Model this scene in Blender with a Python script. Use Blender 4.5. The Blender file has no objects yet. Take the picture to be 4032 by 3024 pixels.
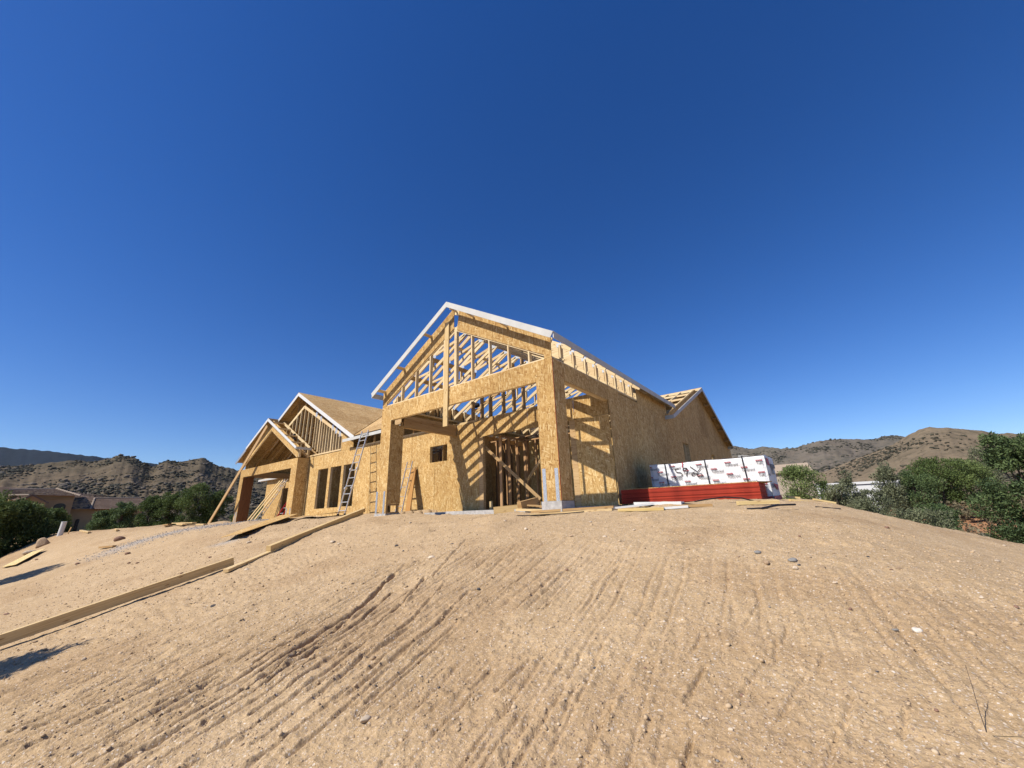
import bpy, math, random
import numpy as np
from mathutils import Vector, Matrix

random.seed(7)
rng = np.random.default_rng(7)
SC = bpy.context.scene
COL = SC.collection
R = math.radians

# ------------------------------------------------------------------ camera
# World frame: x along the front of the house (to the right), y into the lot, z up;
# the photographer's eye is the origin and the ground there lies 1.45 below it.
cam_d = bpy.data.cameras.new('camera')
cam = bpy.data.objects.new('camera', cam_d)
COL.objects.link(cam)
cam_d.sensor_width = 36.0
cam_d.lens = 36.0 * 1548.0 / 4032.0
cam_d.clip_start = 0.05
cam_d.clip_end = 9000.0
cam.matrix_world = Matrix(((0.786, 0.214, 0.579, 0), (0.617, -0.221, -0.755, 0), (-0.033, 0.951, -0.306, 0), (0, 0, 0, 1)))
CR = np.array([[0.7860, 0.2140, 0.5790], [0.6170, -0.2210, -0.7550], [-0.0330, 0.9510, -0.3060]])
U_, _, V_ = np.linalg.svd(CR)
CR = U_ @ V_
m4 = Matrix.Identity(4)
for i in range(3):
    for j in range(3):
        m4[i][j] = float(CR[i, j])
cam.matrix_world = m4
SC.camera = cam

# ------------------------------------------------------------------ light
SUN_TO = Vector((-0.3035, -0.90, 1.0)).normalized()
SUN_EL = math.asin(SUN_TO.z)
SUN_ROT = math.atan2(SUN_TO.x, SUN_TO.y)
W = bpy.data.worlds.new('World')
SC.world = W
W.use_nodes = True
wn = W.node_tree
wn.nodes.clear()
w_out = wn.nodes.new('ShaderNodeOutputWorld')
w_bg = wn.nodes.new('ShaderNodeBackground')
w_sky = wn.nodes.new('ShaderNodeTexSky')
w_sky.sky_type = 'NISHITA'
w_sky.sun_disc = False
w_sky.sun_elevation = SUN_EL
w_sky.sun_rotation = SUN_ROT
w_sky.altitude = 1400.0
w_sky.air_density = 1.0
w_sky.dust_density = 0.5
w_sky.ozone_density = 2.6
w_hs = wn.nodes.new('ShaderNodeHueSaturation')
w_hs.inputs['Saturation'].default_value = 1.34
w_hs.inputs['Hue'].default_value = 0.514
wn.links.new(w_sky.outputs[0], w_hs.inputs['Color'])
wn.links.new(w_hs.outputs[0], w_bg.inputs[0])
w_bg.inputs[1].default_value = 0.110
wn.links.new(w_bg.outputs[0], w_out.inputs[0])
sun_d = bpy.data.lights.new('sun', 'SUN')
sun_d.energy = 4.7
sun_d.angle = R(0.5)
sun_d.color = (1.0, 0.945, 0.86)
sun = bpy.data.objects.new('sun', sun_d)
COL.objects.link(sun)
sun.rotation_euler = SUN_TO.to_track_quat('Z', 'Y').to_euler()

vs = SC.view_settings
vs.view_transform = 'Standard'
vs.look = 'None'
vs.exposure = 0.32
vs.gamma = 1.0
vs.use_curve_mapping = False
SC.cycles.max_bounces = 6
SC.cycles.diffuse_bounces = 1
SC.cycles.use_denoising = True

# ------------------------------------------------------------------ materials
class NT:
    def __init__(self, name):
        self.m = bpy.data.materials.new(name)
        self.m.use_nodes = True
        self.t = self.m.node_tree
        self.t.nodes.clear()
        self.out = self.n('ShaderNodeOutputMaterial')
        self.b = self.n('ShaderNodeBsdfPrincipled')
        self.l(self.b.outputs[0], self.out.inputs[0])
        self.b.inputs['Roughness'].default_value = 0.8
        self.b.inputs['Specular IOR Level'].default_value = 0.25
    def n(self, t, **k):
        x = self.t.nodes.new(t)
        for a, v in k.items():
            setattr(x, a, v)
        return x
    def l(self, a, b):
        self.t.links.new(a, b)
    def ramp(self, fac, stops, interp='LINEAR'):
        r = self.n('ShaderNodeValToRGB')
        r.color_ramp.interpolation = interp
        e = r.color_ramp.elements
        while len(e) < len(stops):
            e.new(0.5)
        for i, (p, c) in enumerate(stops):
            e[i].position = p
            e[i].color = (c[0], c[1], c[2], 1)
        self.l(fac, r.inputs[0])
        return r.outputs[0]
    def mapping(self, vec, scale=(1, 1, 1), rot=0.0, loc=(0, 0, 0)):
        m = self.n('ShaderNodeMapping')
        m.inputs['Scale'].default_value = scale
        m.inputs['Rotation'].default_value = (0, 0, rot)
        m.inputs['Location'].default_value = loc
        self.l(vec, m.inputs[0])
        return m.outputs[0]
    def noise(self, vec, scale, detail=3.0, rough=0.55):
        x = self.n('ShaderNodeTexNoise')
        x.inputs['Scale'].default_value = scale
        x.inputs['Detail'].default_value = detail
        x.inputs['Roughness'].default_value = rough
        if vec is not None:
            self.l(vec, x.inputs['Vector'])
        return x
    def mix(self, fac, a, b, mode='MIX'):
        x = self.n('ShaderNodeMix')
        x.data_type = 'RGBA'
        x.blend_type = mode
        for s, v in ((0, fac), (6, a), (7, b)):
            if hasattr(v, 'links'):
                self.l(v, x.inputs[s])
            elif isinstance(v, (int, float)):
                x.inputs[s].default_value = v
            else:
                x.inputs[s].default_value = (v[0], v[1], v[2], 1)
        return x.outputs[2]
    def math(self, op, a, b=0.0):
        x = self.n('ShaderNodeMath')
        x.operation = op
        for i, v in enumerate((a, b)):
            if hasattr(v, 'links'):
                self.l(v, x.inputs[i])
            else:
                x.inputs[i].default_value = v
        return x.outputs[0]
    def bump(self, h, strength=0.3, dist=0.01):
        x = self.n('ShaderNodeBump')
        x.inputs['Strength'].default_value = strength
        x.inputs['Distance'].default_value = dist
        self.l(h, x.inputs['Height'])
        self.l(x.outputs[0], self.b.inputs['Normal'])
    def col(self, c):
        if hasattr(c, 'links'):
            self.l(c, self.b.inputs['Base Color'])
        else:
            self.b.inputs['Base Color'].default_value = (c[0], c[1], c[2], 1)
    def uv(self):
        return self.n('ShaderNodeUVMap').outputs[0]
    def rnd(self):
        return self.n('ShaderNodeObjectInfo').outputs['Random']
    def obj(self):
        return self.n('ShaderNodeTexCoord').outputs['Object']
    def pos(self):
        return self.n('ShaderNodeNewGeometry').outputs['Position']

def plain(name, c, rough=0.7, metal=0.0, var=0.0, nscale=8.0):
    t = NT(name)
    if var > 0:
        n = t.noise(t.obj(), nscale, 4)
        t.col(t.ramp(n.outputs['Fac'], [(0.3, [x * (1 - var) for x in c]), (0.7, [min(1, x * (1 + var)) for x in c])]))
    else:
        t.col(c)
    t.b.inputs['Roughness'].default_value = rough
    t.b.inputs['Metallic'].default_value = metal
    return t.m

def mat_osb(name, tint=(1, 1, 1), contrast=1.0):
    t = NT(name)
    uv = t.uv()
    off = t.n('ShaderNodeCombineXYZ')
    r = t.rnd()
    t.l(t.math('MULTIPLY', r, 37.0), off.inputs[0])
    t.l(t.math('MULTIPLY', r, 91.0), off.inputs[1])
    add = t.n('ShaderNodeVectorMath', operation='ADD')
    t.l(uv, add.inputs[0])
    t.l(off.outputs[0], add.inputs[1])
    dn = t.noise(add.outputs[0], 14.0, 2)
    dd = t.n('ShaderNodeVectorMath', operation='SCALE')
    t.l(dn.outputs['Color'], dd.inputs[0])
    dd.inputs['Scale'].default_value = 0.022
    vec = t.n('ShaderNodeVectorMath', operation='ADD')
    t.l(add.outputs[0], vec.inputs[0])
    t.l(dd.outputs[0], vec.inputs[1])
    vec = vec.outputs[0]
    def c(x):
        return [min(1, x[i] * tint[i]) for i in range(3)]
    stops = [(0.0, c((.34, .190, .068))), (0.12, c((.45, .268, .098))), (0.34, c((.52, .330, .128))), (0.62, c((.575, .378, .152))), (0.84, c((.635, .44, .195))), (1.0, c((.75, .58, .30)))]
    prev = None
    hprev = None
    for i, (rot, sx, sy) in enumerate(((1.45, 14, 54), (1.05, 12, 44), (1.95, 13, 48), (0.35, 12, 46), (1.62, 10, 40))):
        mp = t.mapping(vec, (1, 1, 1), rot, (3.1 * i, 1.7 * i, 0))
        mp = t.mapping(mp, (sx, sy, 1))
        v = t.n('ShaderNodeTexVoronoi', voronoi_dimensions='2D')
        v.inputs['Scale'].default_value = 1.0
        v.inputs['Randomness'].default_value = 1.0
        t.l(mp, v.inputs['Vector'])
        sep = t.n('ShaderNodeSeparateColor')
        t.l(v.outputs['Color'], sep.inputs[0])
        col = t.ramp(sep.outputs[0], stops)
        if prev is None:
            prev, hprev = col, sep.outputs[1]
        else:
            pick = t.math('GREATER_THAN', sep.outputs[2], 0.66)
            prev = t.mix(pick, prev, col)
            mh = t.n('ShaderNodeMix')
            t.l(pick, mh.inputs[0]); t.l(hprev, mh.inputs[2]); t.l(sep.outputs[1], mh.inputs[3])
            hprev = mh.outputs[0]
    big = t.noise(add.outputs[0], 1.3, 3)
    prev = t.mix(1.0, prev, t.ramp(big.outputs['Fac'], [(0.3, (.88, .86, .84)), (0.7, (1.06, 1.05, 1.03))]), 'MULTIPLY')
    prev = t.mix(1.0, prev, t.ramp(r, [(0, (.84, .81, .77)), (.5, (.97, .96, .95)), (1, (1.07, 1.07, 1.07))]), 'MULTIPLY')
    t.col(prev)
    t.b.inputs['Roughness'].default_value = 0.75
    t.b.inputs['Specular IOR Level'].default_value = 0.06
    t.bump(hprev, 0.25, 0.002)
    return t.m

def mat_lumber(name, c0, c1, knots=True):
    t = NT(name)
    uv = t.uv()
    r = t.rnd()
    off = t.n('ShaderNodeCombineXYZ')
    t.l(t.math('MULTIPLY', r, 53.0), off.inputs[0])
    t.l(t.math('MULTIPLY', r, 17.0), off.inputs[1])
    add = t.n('ShaderNodeVectorMath', operation='ADD')
    t.l(uv, add.inputs[0]); t.l(off.outputs[0], add.inputs[1])
    g = t.noise(t.mapping(add.outputs[0], (1.6, 46, 1)), 1.0, 4, 0.6)
    base = t.ramp(r, [(0.0, c0), (0.5, [(a + b) / 2 for a, b in zip(c0, c1)]), (1.0, c1)])
    col = t.mix(1.0, base, t.ramp(g.outputs['Fac'], [(0.32, (.78, .70, .60)), (0.62, (1.06, 1.06, 1.06))]), 'MULTIPLY')
    if knots:
        v = t.n('ShaderNodeTexVoronoi', voronoi_dimensions='2D')
        v.inputs['Scale'].default_value = 1.0
        t.l(t.mapping(add.outputs[0], (2.2, 9, 1)), v.inputs['Vector'])
        k = t.ramp(v.outputs['Distance'], [(0.03, (.36, .22, .12)), (0.09, (1, 1, 1))])
        col = t.mix(0.8, col, k, 'MULTIPLY')
    t.col(col)
    t.b.inputs['Roughness'].default_value = 0.6
    t.bump(g.outputs['Fac'], 0.12, 0.002)
    return t.m

OSB = mat_osb('osb')
OSB_WEATHERED = mat_osb('osb_roof', (.90, .91, 1.02))
LUMBER = mat_lumber('framing_lumber', (.68, .50, .27), (.80, .64, .38))
LUMBER_OLD = mat_lumber('brown_lumber', (.42, .27, .12), (.55, .37, .18))
LUMBER_RED = mat_lumber('reddish_lumber', (.20, .085, .035), (.26, .12, .05))
TREATED = mat_lumber('plank_lumber', (.62, .45, .21), (.70, .53, .28))
FASCIA = plain('primed_fascia', (.54, .53, .485), 0.7, 0, 0.10, 3)
STEEL = plain('galvanized_steel', (.50, .53, .56), 0.45, 0.6, 0.25, 40)
ORANGE_BOARD = mat_lumber('orange_board', (.42, .22, .065), (.46, .25, .08), knots=False)
PLATE = plain('truss_plate_metal', (.50, .52, .54), 0.5, 0.3, 0.2, 60)
ALU = plain('aluminium', (.60, .61, .62), 0.42, 0.55, 0.12, 20)
INTERIOR = mat_lumber('shaded_room_lumber', (.40, .225, .10), (.50, .30, .145))  # darker lumber copy; the rooms' shade is put into its colour
CONCRETE = plain('concrete', (.42, .40, .37), 0.9, 0, 0.22, 14)
RED_PAINT = plain('red_edge_paint', (.34, .03, .015), 0.7, 0, 0.15, 30)
RED_FIBRE = plain('red_fibreglass', (.42, .015, .012), 0.4, 0, 0.1, 10)
WHITE_PAINT = plain('white_primer', (.64, .64, .615), 0.6, 0, 0.05, 6)
BLACK = plain('black_plastic', (.018, .018, .020), 0.45)
DARKCLOTH = plain('dark_cloth', (.02, .02, .025), 0.9)
YELLOW_WOOD = mat_lumber('yellow_lumber', (.64, .48, .20), (.72, .56, .27))

# stack of painted board edges: thin layer lines come from the sheets themselves
def mat_rededge():
    t = NT('red_sheet_edges')
    n = t.noise(t.mapping(t.obj(), (3, 3, 90)), 1.0, 4)
    n2 = t.noise(t.obj(), 4.0, 3)
    c = t.ramp(n.outputs['Fac'], [(0.28, (.25, .026, .014)), (0.7, (.48, .058, .028))])
    r = t.rnd()
    c = t.mix(1.0, c, t.ramp(r, [(0, (.80, .75, .72)), (1, (1.1, 1.05, 1.0))]), 'MULTIPLY')
    c = t.mix(1.0, c, t.ramp(n2.outputs['Fac'], [(0.35, (.85, .8, .78)), (0.65, (1.06, 1.06, 1.06))]), 'MULTIPLY')
    t.col(c)
    t.b.inputs['Roughness'].default_value = 0.75
    return t.m
RED_EDGE = mat_rededge()

def mat_wrap():
    t = NT('white_wrap_film')
    n = t.noise(t.mapping(t.obj(), (2.2, 2.2, 3.0)), 2.4, 5, 0.6)
    n3 = t.noise(t.mapping(t.obj(), (5, 5, 2.0)), 5.0, 4, 0.6)
    t.col((.74, .745, .75))
    t.b.inputs['Roughness'].default_value = 0.35
    s = t.math('ADD', n.outputs['Fac'], t.math('MULTIPLY', n3.outputs['Fac'], 0.35))
    t.bump(s, 0.45, 0.06)
    return t.m
WRAP = mat_wrap()
PRINT_DARK = plain('dark_print', (.13, .135, .15), 0.5)
PRINT_RED = plain('red_print', (.42, .07, .085), 0.5)
PRINT_WHITE = plain('white_print', (.75, .75, .75), 0.5)
INK = plain('marker_ink', (.03, .022, .022), 0.6)

def mat_ground():
    t = NT('dirt')
    p = t.pos()
    a = t.n('ShaderNodeAttribute', attribute_name='soil')
    sep = t.n('ShaderNodeSeparateColor')
    t.l(a.outputs['Color'], sep.inputs[0])
    n1 = t.noise(p, 0.9, 5, 0.6)
    n2 = t.noise(p, 9.0, 5, 0.65)
    n3 = t.noise(p, 60.0, 4, 0.7)
    c = t.ramp(n1.outputs['Fac'], [(0.3, (.450, .318, .178)), (0.55, (.495, .355, .203)), (0.75, (.53, .388, .230))])
    c = t.mix(1.0, c, t.ramp(n2.outputs['Fac'], [(0.3, (.86, .84, .82)), (0.68, (1.08, 1.08, 1.08))]), 'MULTIPLY')
    c = t.mix(1.0, c, t.ramp(n3.outputs['Fac'], [(0.3, (.77, .75, .73)), (0.62, (1.12, 1.12, 1.12))]), 'MULTIPLY')
    for sc, th, amt in ((62, 0.36, 0.85), (120, 0.36, 0.75), (28, 0.18, 0.6)):
        v = t.n('ShaderNodeTexVoronoi')
        v.inputs['Scale'].default_value = sc
        t.l(p, v.inputs['Vector'])
        sp = t.n('ShaderNodeSeparateColor')
        t.l(v.outputs['Color'], sp.inputs[0])
        on = t.math('MULTIPLY', t.math('LESS_THAN', v.outputs['Distance'], th), t.math('GREATER_THAN', sp.outputs[1], 0.52))
        pc = t.ramp(sp.outputs[0], [(0.0, (.17, .12, .085)), (0.2, (.34, .24, .16)), (0.55, (.50, .37, .25)), (0.9, (.66, .55, .42)), (1.0, (.74, .68, .60))])
        c = t.mix(t.math('MULTIPLY', on, amt), c, pc)
    # reddish, scrubby soil away from the graded pad; grey gravel where it was spilled
    redn = t.noise(p, 0.16, 6, 0.62)
    red = t.ramp(redn.outputs['Fac'], [(0.36, (.105, .098, .058)), (0.46, (.21, .155, .09)), (0.56, (.33, .165, .085)), (0.7, (.40, .24, .135))])
    c = t.mix(sep.outputs[0], c, red)
    gr = t.ramp(n3.outputs['Fac'], [(0.35, (.20, .20, .20)), (0.65, (.46, .46, .46))])
    gm = t.math('MULTIPLY', sep.outputs[1], t.math('MULTIPLY', n2.outputs['Fac'], 2.0))
    gm.node.use_clamp = True
    c = t.mix(gm, c, gr)
    dk = t.mix(1.0, c, (.70, .63, .58), 'MULTIPLY')
    c = t.mix(sep.outputs[2], c, dk)
    t.col(c)
    t.b.inputs['Roughness'].default_value = 0.95
    t.b.inputs['Specular IOR Level'].default_value = 0.02
    h = t.math('ADD', n3.outputs['Fac'], t.math('MULTIPLY', n2.outputs['Fac'], 0.8))
    t.bump(h, 0.8, 0.014)
    return t.m
DIRT = mat_ground()

def mat_stone(name, c):
    t = NT(name)
    n = t.noise(t.obj(), 30.0, 4)
    r = t.rnd()
    k = t.ramp(n.outputs['Fac'], [(0.3, [x * .72 for x in c]), (0.7, [min(1, x * 1.15) for x in c])])
    t.col(t.mix(1.0, k, t.ramp(r, [(0, (.82, .80, .78)), (1, (1.12, 1.1, 1.08))]), 'MULTIPLY'))
    t.b.inputs['Roughness'].default_value = 0.9
    t.bump(n.outputs['Fac'], 0.5, 0.01)
    return t.m
STONE = {'p': mat_stone('pale_stone', (.60, .49, .36)), 't': mat_stone('tan_stone', (.42, .30, .19)), 'b': mat_stone('brown_stone', (.25, .15, .105)), 'd': mat_stone('dark_stone', (.10, .095, .095)), 'g': mat_stone('grey_stone', (.27, .26, .24)), 'r': mat_stone('hill_rock', (.15, .125, .095)), 'w': mat_stone('white_stone', (.72, .66, .56))}

def mat_pebble():
    t = NT('pebbles')
    v = t.n('ShaderNodeAttribute', attribute_name='tint').outputs['Fac']
    t.col(t.ramp(v, [(0.0, (.22, .15, .10)), (0.18, (.36, .25, .15)), (0.55, (.48, .345, .205)), (0.85, (.54, .40, .25)), (1.0, (.60, .48, .34))]))
    t.b.inputs['Roughness'].default_value = 0.95
    return t.m
PEBBLE = mat_pebble()
GRAVEL = plain('gravel', (.34, .34, .34), 0.9, 0, 0.35, 50)

def mat_leaf(name, c0, c1, trans=0.25):
    t = NT(name)
    v = t.n('ShaderNodeAttribute', attribute_name='tint').outputs['Fac']
    c = t.ramp(v, [(0.0, c0), (1.0, c1)])
    r = t.rnd()
    c = t.mix(1.0, c, t.ramp(r, [(0, (.88, .9, .9)), (1, (1.1, 1.08, 1.05))]), 'MULTIPLY')
    t.col(c)
    t.b.inputs['Roughness'].default_value = 0.7
    tr = t.n('ShaderNodeBsdfTranslucent')
    t.l(c, tr.inputs[0])
    mx = t.n('ShaderNodeMixShader')
    mx.inputs[0].default_value = trans
    t.l(t.b.outputs[0], mx.inputs[1]); t.l(tr.outputs[0], mx.inputs[2])
    t.l(mx.outputs[0], t.out.inputs[0])
    return t.m
LEAF_JUNIPER = mat_leaf('juniper_foliage', (0.053, 0.086, 0.026), (0.162, 0.215, 0.062))
LEAF_DARK = mat_leaf('dark_foliage', (0.059, 0.095, 0.041), (0.167, 0.228, 0.08))
LEAF_GREY = mat_leaf('grey_green_foliage', (0.122, 0.139, 0.078), (0.254, 0.267, 0.149))
LEAF_BRIGHT = mat_leaf('bright_foliage', (0.083, 0.126, 0.04), (0.214, 0.271, 0.092))
LEAF_HILL = mat_leaf('hill_scrub', (.058, .056, .034), (.105, .094, .060))
LEAF_DRY = mat_leaf('dry_scrub', (.14, .115, .065), (.27, .23, .14))
LEAF_SAGE = mat_leaf('sage_scrub', (.12, .12, .085), (.24, .235, .17))
BARK = plain('bark', (.10, .075, .055), 0.95, 0, 0.3, 12)

def mat_hill(name, tan, olive, dark, s=1.0):
    t = NT(name)
    p = t.pos()
    n1 = t.noise(p, 0.006 * s, 6, 0.62)
    n2 = t.noise(p, 0.045 * s, 6, 0.65)
    n3 = t.noise(p, 0.16 * s, 4, 0.7)
    c = t.ramp(n1.outputs['Fac'], [(0.38, olive), (0.60, tan)])
    c = t.mix(1.0, c, t.ramp(n2.outputs['Fac'], [(0.35, (.80, .80, .80)), (0.62, (1.08, 1.08, 1.08))]), 'MULTIPLY')
    sp = t.ramp(n3.outputs['Fac'], [(0.40, (1, 1, 1)), (0.47, (0, 0, 0))])
    bw = t.n('ShaderNodeRGBToBW'); t.l(sp, bw.inputs[0])
    c = t.mix(t.math('MULTIPLY', bw.outputs[0], 0.55), c, dark)
    t.col(c)
    t.b.inputs['Roughness'].default_value = 1.0
    t.b.inputs['Specular IOR Level'].default_value = 0.0
    t.bump(n3.outputs['Fac'], 0.35, 3.0 / s)
    return t.m
HILL_L = mat_hill('scrub_hillside', (.135, .104, .070), (.098, .082, .055), (.052, .048, .034))
HILL_R = mat_hill('grass_hillside', (.23, .172, .112), (.175, .138, .090), (.08, .070, .046))
HILL_M = mat_hill('far_hillside', (.17, .138, .105), (.12, .108, .08), (.05, .052, .042), 0.6)
HILL_F = mat_hill('haze_tinted_forest_ridge', (.022, .028, .034), (.016, .023, .029), (.010, .016, .022), 0.5)  # wooded ridge; the blue of distant haze is put into its colour

# ------------------------------------------------------------------ object helpers
WL = {}

def tag(o, label, cat, group=None):
    o['label'] = label
    o['category'] = cat
    if group:
        o['group'] = group
    return o

def thing(name, label, cat, loc=(0, 0, 0), group=None):
    o = bpy.data.objects.new(name, None)
    o.empty_display_size = 0.2
    COL.objects.link(o)
    o.location = loc
    WL[o] = Vector(loc)
    return tag(o, label, cat, group)

def mesh_data(name, verts, faces, mat, uv=None, smooth=False):
    me = bpy.data.meshes.new(name)
    me.from_pydata([tuple(v) for v in verts], [], faces)
    if uv is not None:
        ul = me.uv_layers.new(name='UVMap')
        k = 0
        flat = np.empty(2 * len(ul.data), np.float32)
        for fu in uv:
            for q in fu:
                flat[k] = q[0]; flat[k + 1] = q[1]; k += 2
        ul.data.foreach_set('uv', flat)
    if mat is not None:
        for m in (mat if isinstance(mat, (list, tuple)) else [mat]):
            me.materials.append(m)
    if smooth:
        me.polygons.foreach_set('use_smooth', [True] * len(me.polygons))
    return me

def link(name, me, parent=None, loc=(0, 0, 0)):
    """loc is a world position; parents are never rotated when this is used"""
    o = bpy.data.objects.new(name, me)
    COL.objects.link(o)
    loc = Vector(loc)
    WL[o] = loc
    if parent is not None:
        o.parent = parent
        o.location = loc - WL[parent]
    else:
        o.location = loc
    return o

class MB:
    """collects faces in world space, builds one mesh object"""
    def __init__(self):
        self.v, self.f, self.u, self.mi = [], [], [], []
    def face(self, pts, uvs, mi=0):
        k = len(self.v)
        self.v += [tuple(p) for p in pts]
        self.f.append(tuple(range(k, k + len(pts))))
        self.u.append(uvs)
        self.mi.append(mi)
    def bar(self, p0, p1, w, d, up=(0, 0, 1), mi=0, side=None):
        """a straight board from p0 to p1: w across (perpendicular to up), d along up"""
        p0, p1 = Vector(p0), Vector(p1)
        x = p1 - p0
        L = x.length
        x.normalize()
        up = Vector(up)
        y = up.cross(x)
        if y.length < 1e-5:
            y = Vector((0, 1, 0)).cross(x)
        y.normalize()
        z = x.cross(y)
        y *= w / 2
        z *= d / 2
        c = [[p + a * y + b * z for a, b in ((-1, -1), (1, -1), (1, 1), (-1, 1))] for p in (p0, p1)]
        o = random.uniform(0, 5)
        for i in range(4):
            j = (i + 1) % 4
            ww = w if i % 2 == 0 else d
            self.face([c[0][i], c[0][j], c[1][j], c[1][i]], [(0, o), (0, o + ww), (L, o + ww), (L, o)], mi)
        self.face(c[0][::-1], [(0, 0), (.04, 0), (.04, .04), (0, .04)], mi)
        self.face(c[1], [(0, 0), (.04, 0), (.04, .04), (0, .04)], mi)
        return self
    def box(self, a, b, mi=0):
        x0, y0, z0 = a
        x1, y1, z1 = b
        q = lambda pts, uv: self.face(pts, uv, mi)
        q([(x0, y0, z0), (x1, y0, z0), (x1, y0, z1), (x0, y0, z1)], [(x0, z0), (x1, z0), (x1, z1), (x0, z1)])
        q([(x1, y1, z0), (x0, y1, z0), (x0, y1, z1), (x1, y1, z1)], [(x1, z0), (x0, z0), (x0, z1), (x1, z1)])
        q([(x1, y0, z0), (x1, y1, z0), (x1, y1, z1), (x1, y0, z1)], [(y0, z0), (y1, z0), (y1, z1), (y0, z1)])
        q([(x0, y1, z0), (x0, y0, z0), (x0, y0, z1), (x0, y1, z1)], [(y1, z0), (y0, z0), (y0, z1), (y1, z1)])
        q([(x0, y0, z1), (x1, y0, z1), (x1, y1, z1), (x0, y1, z1)], [(x0, y0), (x1, y0), (x1, y1), (x0, y1)])
        q([(x0, y1, z0), (x1, y1, z0), (x1, y0, z0), (x0, y0, z0)], [(x0, y1), (x1, y1), (x1, y0), (x0, y0)])
        return self
    def slab(self, pts, thick, mi=0, out=None):
        """extrude a planar polygon (counter-clockwise seen from outside) inwards by thick"""
        P = [Vector(p) for p in pts]
        n = Vector((0, 0, 0))
        for i in range(len(P)):
            a, b = P[i], P[(i + 1) % len(P)]
            n += Vector(((a.y - b.y) * (a.z + b.z), (a.z - b.z) * (a.x + b.x), (a.x - b.x) * (a.y + b.y)))
        n.normalize()
        if out is not None and n.dot(Vector(out)) < 0:
            P = P[::-1]
            n = -n
        Q = [p - n * thick for p in P]
        if abs(n.z) > 0.6:
            uvf = lambda p: (p.x, p.y)
        elif abs(n.x) > abs(n.y):
            uvf = lambda p: (p.y, p.z)
        else:
            uvf = lambda p: (p.x, p.z)
        self.face(P, [uvf(p) for p in P], mi)
        self.face(Q[::-1], [uvf(p) for p in Q[::-1]], mi)
        for i in range(len(P)):
            j = (i + 1) % len(P)
            l = (P[j] - P[i]).length
            self.face([P[j], P[i], Q[i], Q[j]], [(l, 0), (0, 0), (0, thick), (l, thick)], mi)
        return self
    def tube(self, pts, r, n=6, mi=0, r1=None):
        P = [Vector(p) for p in pts]
        rings = []
        for i, p in enumerate(P):
            d = (P[min(i + 1, len(P) - 1)] - P[max(i - 1, 0)]).normalized()
            a = d.orthogonal().normalized() if i == 0 else (rings_a - d * rings_a.dot(d)).normalized()
            rings_a = a
            b = d.cross(a)
            rr = r if r1 is None else r + (r1 - r) * i / (len(P) - 1)
            rings.append([p + (a * math.cos(t) + b * math.sin(t)) * rr for t in [2 * math.pi * k / n for k in range(n)]])
        for i in range(len(P) - 1):
            for k in range(n):
                j = (k + 1) % n
                self.face([rings[i][k], rings[i][j], rings[i + 1][j], rings[i + 1][k]], [(i, k), (i, k + 1), (i + 1, k + 1), (i + 1, k)], mi)
        self.face(rings[0][::-1], [(0, 0)] * n, mi)
        self.face(rings[-1], [(0, 0)] * n, mi)
        return self
    def build(self, name, mat, parent=None, loc=None, smooth=False):
        V = np.array(self.v, float)
        c = (V.min(0) + V.max(0)) / 2 if loc is None else np.array(loc, float)
        me = mesh_data(name, V - c, self.f, mat, self.u, smooth)
        if isinstance(mat, (list, tuple)):
            me.polygons.foreach_set('material_index', self.mi)
        return link(name, me, parent, c)

def board(name, p0, p1, w, d, parent, mat=None, up=(0, 0, 1)):
    return MB().bar(p0, p1, w, d, up).build(name, mat or LUMBER, parent)

def clip_poly(poly, axis, val, keep_less):
    out = []
    n = len(poly)
    for i in range(n):
        a, b = poly[i], poly[(i + 1) % n]
        ia = (a[axis] <= val) if keep_less else (a[axis] >= val)
        ib = (b[axis] <= val) if keep_less else (b[axis] >= val)
        if ia:
            out.append(a)
        if ia != ib:
            t = (val - a[axis]) / (b[axis] - a[axis])
            out.append((a[0] + t * (b[0] - a[0]), a[1] + t * (b[1] - a[1])))
    return out

def clip_rect(poly, x0, x1, y0, y1):
    for ax, v, less in ((0, x0, False), (0, x1, True), (1, y0, False), (1, y1, True)):
        if len(poly) < 3:
            return []
        poly = clip_poly(poly, ax, v, less)
    return poly if len(poly) >= 3 else []

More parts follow.
